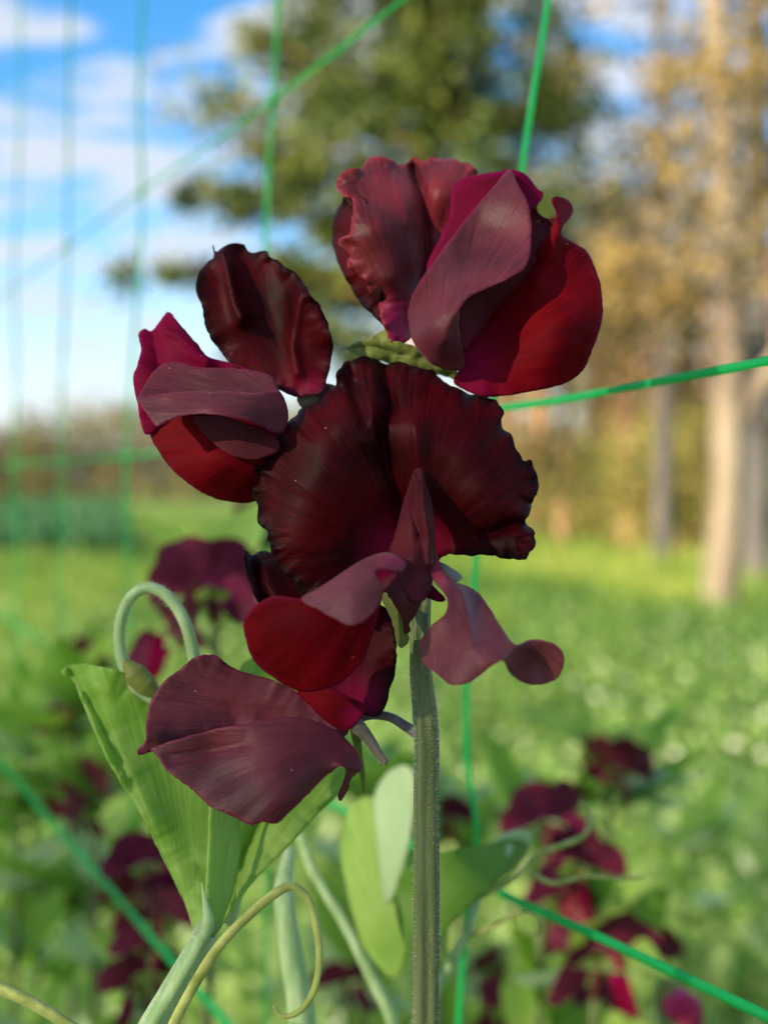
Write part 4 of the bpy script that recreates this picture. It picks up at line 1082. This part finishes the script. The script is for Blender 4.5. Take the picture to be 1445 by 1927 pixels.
vine('sweet pea behind the hooked bud with two blurred maroon blooms', [(395, 1125, .34, .95, 20, 5), (325, 1215, .36, .8, -60, 20), (500, 1010, .40, .7, 30, 0)], 1, seed=1)
vine('small blurred magenta bloom at the left edge beside the pale leaflet', [(135, 1340, .56, .75, -30, 20), (155, 1240, .57, .6, 60, 0)], 8, seed=2)
vine('blurred red bloom low at the left edge of the pale leaflet', [(168, 1495, .52, .95, -50, 10), (150, 1540, .53, .7, 30, 20)], 8, seed=3)
vine('dusky blurred blooms below the pale leaflet', [(275, 1640, .40, .8, 40, 10), (310, 1740, .39, .85, -40, 15), (255, 1700, .42, .7, 20, 10)], 6, seed=4)
vine('dim maroon bloom at the bottom left behind the pale stalk', [(270, 1865, .42, .85, 20, 10)], 5, seed=5)
vine('lone blurred bloom highest on the right side of the undergrowth', [(1155, 1460, .50, .95, -35, 10)], 7, seed=6)
vine('cluster of blurred blooms crossed by tendrils right of the stem', [(1030, 1560, .40, .9, 30, 5), (1085, 1640, .40, .9, -40, 20), (1040, 1690, .41, .8, 70, 10)], 5, seed=7)
vine('dark blooms beneath the bright green strand at lower right', [(1130, 1810, .40, 1.05, -20, 10), (1190, 1770, .46, .9, 40, 0), (1060, 1790, .44, .8, 60, 15)], 6, seed=8)
vine('pink and maroon blooms at the bottom edge right of the stem', [(920, 1830, .52, .7, 50, 10), (950, 1915, .48, .8, -30, 10), (1120, 1900, .45, .9, 20, 15)], 6, seed=9)
vine('dim bloom at the bottom edge left of the stem', [(650, 1860, .5, .75, 20, 20), (700, 1800, .6, .5, -20, 10)], 6, seed=10)
vine('bloom hidden just behind the main stem', [(835, 1545, .55, .75, -20, 10)], 6, seed=11)
for i, (x, y, Z, lab) in enumerate([(50, 1400, .62, 'leafy green sweet pea nearest the left edge below the horizon'), (20, 1500, .55, 'leafy sweet pea low at the left edge behind the diagonal strand'), (150, 1280, 1.1, 'far leafy sweet pea on the net at the left'),
                                    (120, 1680, .6, 'bright leafy sweet pea between the diagonal strand and pale leaflet'), (680, 1480, .5, 'leafy sweet pea directly behind the main stem'), (870, 1560, .6, 'leafy sweet pea right of the main stem low down'), (1300, 1600, .8, 'leafy sweet pea at the right in front of the meadow')]):
    vine(lab, [], 22, seed=30 + i, top=(x, y, Z))

# magenta bud at the lower right corner
mb = Q(1285, 1900, .30)
bud = empty('sweet_pea_bud', (mb.x + .01, mb.y + .03, 0)); tag(bud, 'closed magenta pink bud in the lower right corner', 'flower bud')
tube_obj('stem', bud, STEM, [Vector((mb.x + .01, mb.y + .03, -.02)), Vector((mb.x + .01, mb.y + .03, .7)), Q(1275, 2080, .31), Q(1255, 1960, .30), Q(1235, 1870, .30), Q(1240, 1858, .30)], [.0016, .0014, .0012, .001, .0009], seg=7)
V, F, at = fan(lambda u, v: tuple(Q(1262 + 52 * u + (34 * math.sin(math.pi * (.08 + .86 * u)**.8)) * math.cos(v * 6.283), 1858 + 92 * u - 12 * math.cos(v * 6.283) * math.sin(3.14 * u), .30 + .006 * math.sin(math.pi * (.08 + .86 * u)) * math.sin(v * 6.283))), 14, 18)
PINK = petal_mat('petal_pink', (0.22, 0.004, 0.04), (0.42, 0.02, 0.10), (0.4, .05, .15), (.3, .01, .06), (.6, .01, .1), sheen=.3, tw=.2)
link('bud_petals', np_mesh('bud_petals', V, F, at), PINK, bud)
tube_obj('calyx', bud, SEPAL, [Q(1238, 1850, .30), Q(1252, 1862, .30), Q(1272, 1876, .30)], [.001, .0032, .0026], seg=10)

# ------------------------------------------------------------------ broad leaves and stalks behind the main stem
lp_ = empty('sweet_pea_foliage', (P(720, 1927, 8).x, P(720, 1927, 8).y, 0))
tag(lp_, 'broad blurred sweet pea leaves around the lower main stem', 'plant')
sheet('leaf', lp_, LEAFB, [patch([(728, 1700), (712, 1600), (705, 1500), (730, 1455), (765, 1440), (785, 1470), (775, 1560), (755, 1650)], [(728, 1700, 7), (730, 1455, 8.2), (785, 1470, 7.6), (750, 1570, 7.4)], (735, 1710), step=9, seed=51)], .0006)
sheet('leaf', lp_, LEAF, [patch([(745, 1840), (690, 1790), (650, 1690), (640, 1590), (660, 1520), (700, 1500), (735, 1560), (760, 1660), (770, 1760)], [(745, 1840, 6.5), (640, 1590, 8.5), (735, 1560, 8), (690, 1680, 7.4)], (750, 1850), step=9, seed=52)], .0006)
sheet('leaf', lp_, LEAFD, [patch([(775, 1800), (750, 1740), (745, 1670), (770, 1630), (850, 1600), (910, 1590), (960, 1580), (995, 1590), (960, 1640), (900, 1690), (850, 1740), (810, 1790)], [(775, 1800, 5.5), (750, 1680, 6.2), (850, 1600, 6), (990, 1590, 7.5), (870, 1690, 5.6)], (770, 1800), step=9, seed=53)], .0006)
sheet('leaf', lp_, LEAFB, [patch([(905, 1660), (915, 1610), (940, 1575), (985, 1560), (1000, 1585), (960, 1610), (930, 1650)], [(905, 1660, 7), (940, 1575, 7.2), (1000, 1585, 7.6)], (905, 1670), step=9, seed=54)], .0006)
g0 = ORG[lp_]
tube_obj('stem', lp_, SHOOT, [g0 - Vector((0, 0, .02)), g0 + Vector((0, 0, .7)), P(745, 2200, 9), P(740, 1927, 7), P(700, 1840, 7), P(650, 1740, 7.2), P(590, 1640, 7.5), P(560, 1560, 8)], [.002, .002, .0018, .0016, .0013, .0012, .0010], seg=8)
tube_obj('stem', lp_, SHOOT, [g0 + Vector((-.03, 0, -.02)), g0 + Vector((-.03, 0, .7)), P(590, 2300, 6), P(570, 1927, 4), P(548, 1790, 4), P(535, 1680, 4.2), P(545, 1600, 5)], [.0030, .0030, .0030, .0028, .0024, .0022, .0012], seg=8)
tube_obj('tendril', lp_, TENDRIL, [P(880, 1760, 6), P(900, 1755, 6), P(960, 1725, 6), P(1000, 1720, 6), P(1015, 1750, 6), P(1003, 1765, 6)], [.0006, .0006, .0005, .0003], seg=7)
tube_obj('tendril', lp_, TENDRIL, [P(900, 1690, 6.5), P(970, 1650, 6.5), P(1010, 1610, 6.5), P(1060, 1590, 6.5), P(1100, 1570, 6.5), P(1110, 1530, 6.8), P(1090, 1510, 7)], [.0008, .0008, .0007, .0004], seg=7)
tube_obj('tendril', lp_, TENDRIL, [P(1000, 1640, 6.5), P(1020, 1655, 6.5), P(1045, 1662, 6.5), P(1100, 1650, 6.5), P(1160, 1652, 6.5), P(1210, 1652, 6.5)], [.0006, .0006, .0005, .0003], seg=7)
tube_obj('stem', lp_, SHOOT, [P(880, 1760, 6), P(900, 1690, 6.5), P(935, 1640, 6.8), P(960, 1590, 7)], [.001, .001, .001], seg=7)
tube_obj('stem', lp_, SHOOT, [P(740, 1990, 8), P(800, 1900, 7), P(850, 1810, 6.3), P(882, 1750, 6)], [.0012, .0012, .001], seg=7)

# ------------------------------------------------------------------ white meadow flowers (round blurred lights in the grass)
m, t, b = new_mat('daisy_white'); b.inputs['Base Color'].default_value = (.46, .53, .38, 1); b.inputs['Roughness'].default_value = .6
WHITE = m
m, t, b = new_mat('daisy_eye'); b.inputs['Base Color'].default_value = (.6, .42, .04, 1)
EYEM = m
Vp, Fp = [], []
for i in range(11):
    a = i / 11 * 6.283; ca, sa = math.cos(a), math.sin(a)
    n0 = len(Vp)
    for r_, w_ in ((.004, .002), (.011, .004), (.015, .0014)):
        Vp += [(ca * r_ - sa * w_, sa * r_ + ca * w_, .002 + .1 * r_), (ca * r_ + sa * w_, sa * r_ - ca * w_, .002 + .1 * r_)]
    Fp += [(n0, n0 + 1, n0 + 3, n0 + 2), (n0 + 2, n0 + 3, n0 + 5, n0 + 4)]
rays_me = np_mesh('daisy_rays', Vp, Fp); rays_me.materials.append(WHITE)
ve, fe, ae = fan(lambda u, v: (math.cos(v * 6.283) * .004 * math.sin(u * 1.57), math.sin(v * 6.283) * .004 * math.sin(u * 1.57), .002 + .004 * math.cos(u * 1.57)), 3, 8)
eye_me = np_mesh('daisy_eye', ve, fe); eye_me.materials.append(EYEM)
stv, stf, _ = tube([(0, 0, -.42), (.01, 0, -.2), (0, 0, 0.002)], .0015, seg=5, n=3)
st_me = np_mesh('daisy_stem', stv, stf); st_me.materials.append(STEM)
spots = [(1080, 1285), (1120, 1310), (1230, 1330), (1290, 1270), (1330, 1345), (1410, 1300), (1440, 1345), (1380, 1400), (1270, 1420), (1170, 1375), (1345, 1240), (1420, 1225), (1130, 1250), (1400, 1480), (1310, 1520), (150, 1010), (130, 1035), (790, 1020), (1240, 1480), (1435, 1420)]
for x, y in spots:
    Z = .8 / ((y - 915) / FPX)
    r_ = empty('white_meadow_flower', Q(x, y, Z) - Vector((0, 0, .41)))
    tag(r_, 'small blurred white flower in the meadow grass', 'flower', 'white flowers in the meadow')
    for nm, me in (('rays', rays_me), ('eye', eye_me), ('stem', st_me)):
        o_ = bpy.data.objects.new(nm, me); col.objects.link(o_); o_.parent = r_; o_.location = (0, 0, .41)
        if nm != 'stem': o_.rotation_euler = (R(50), 0, R(random.uniform(-40, 40)))
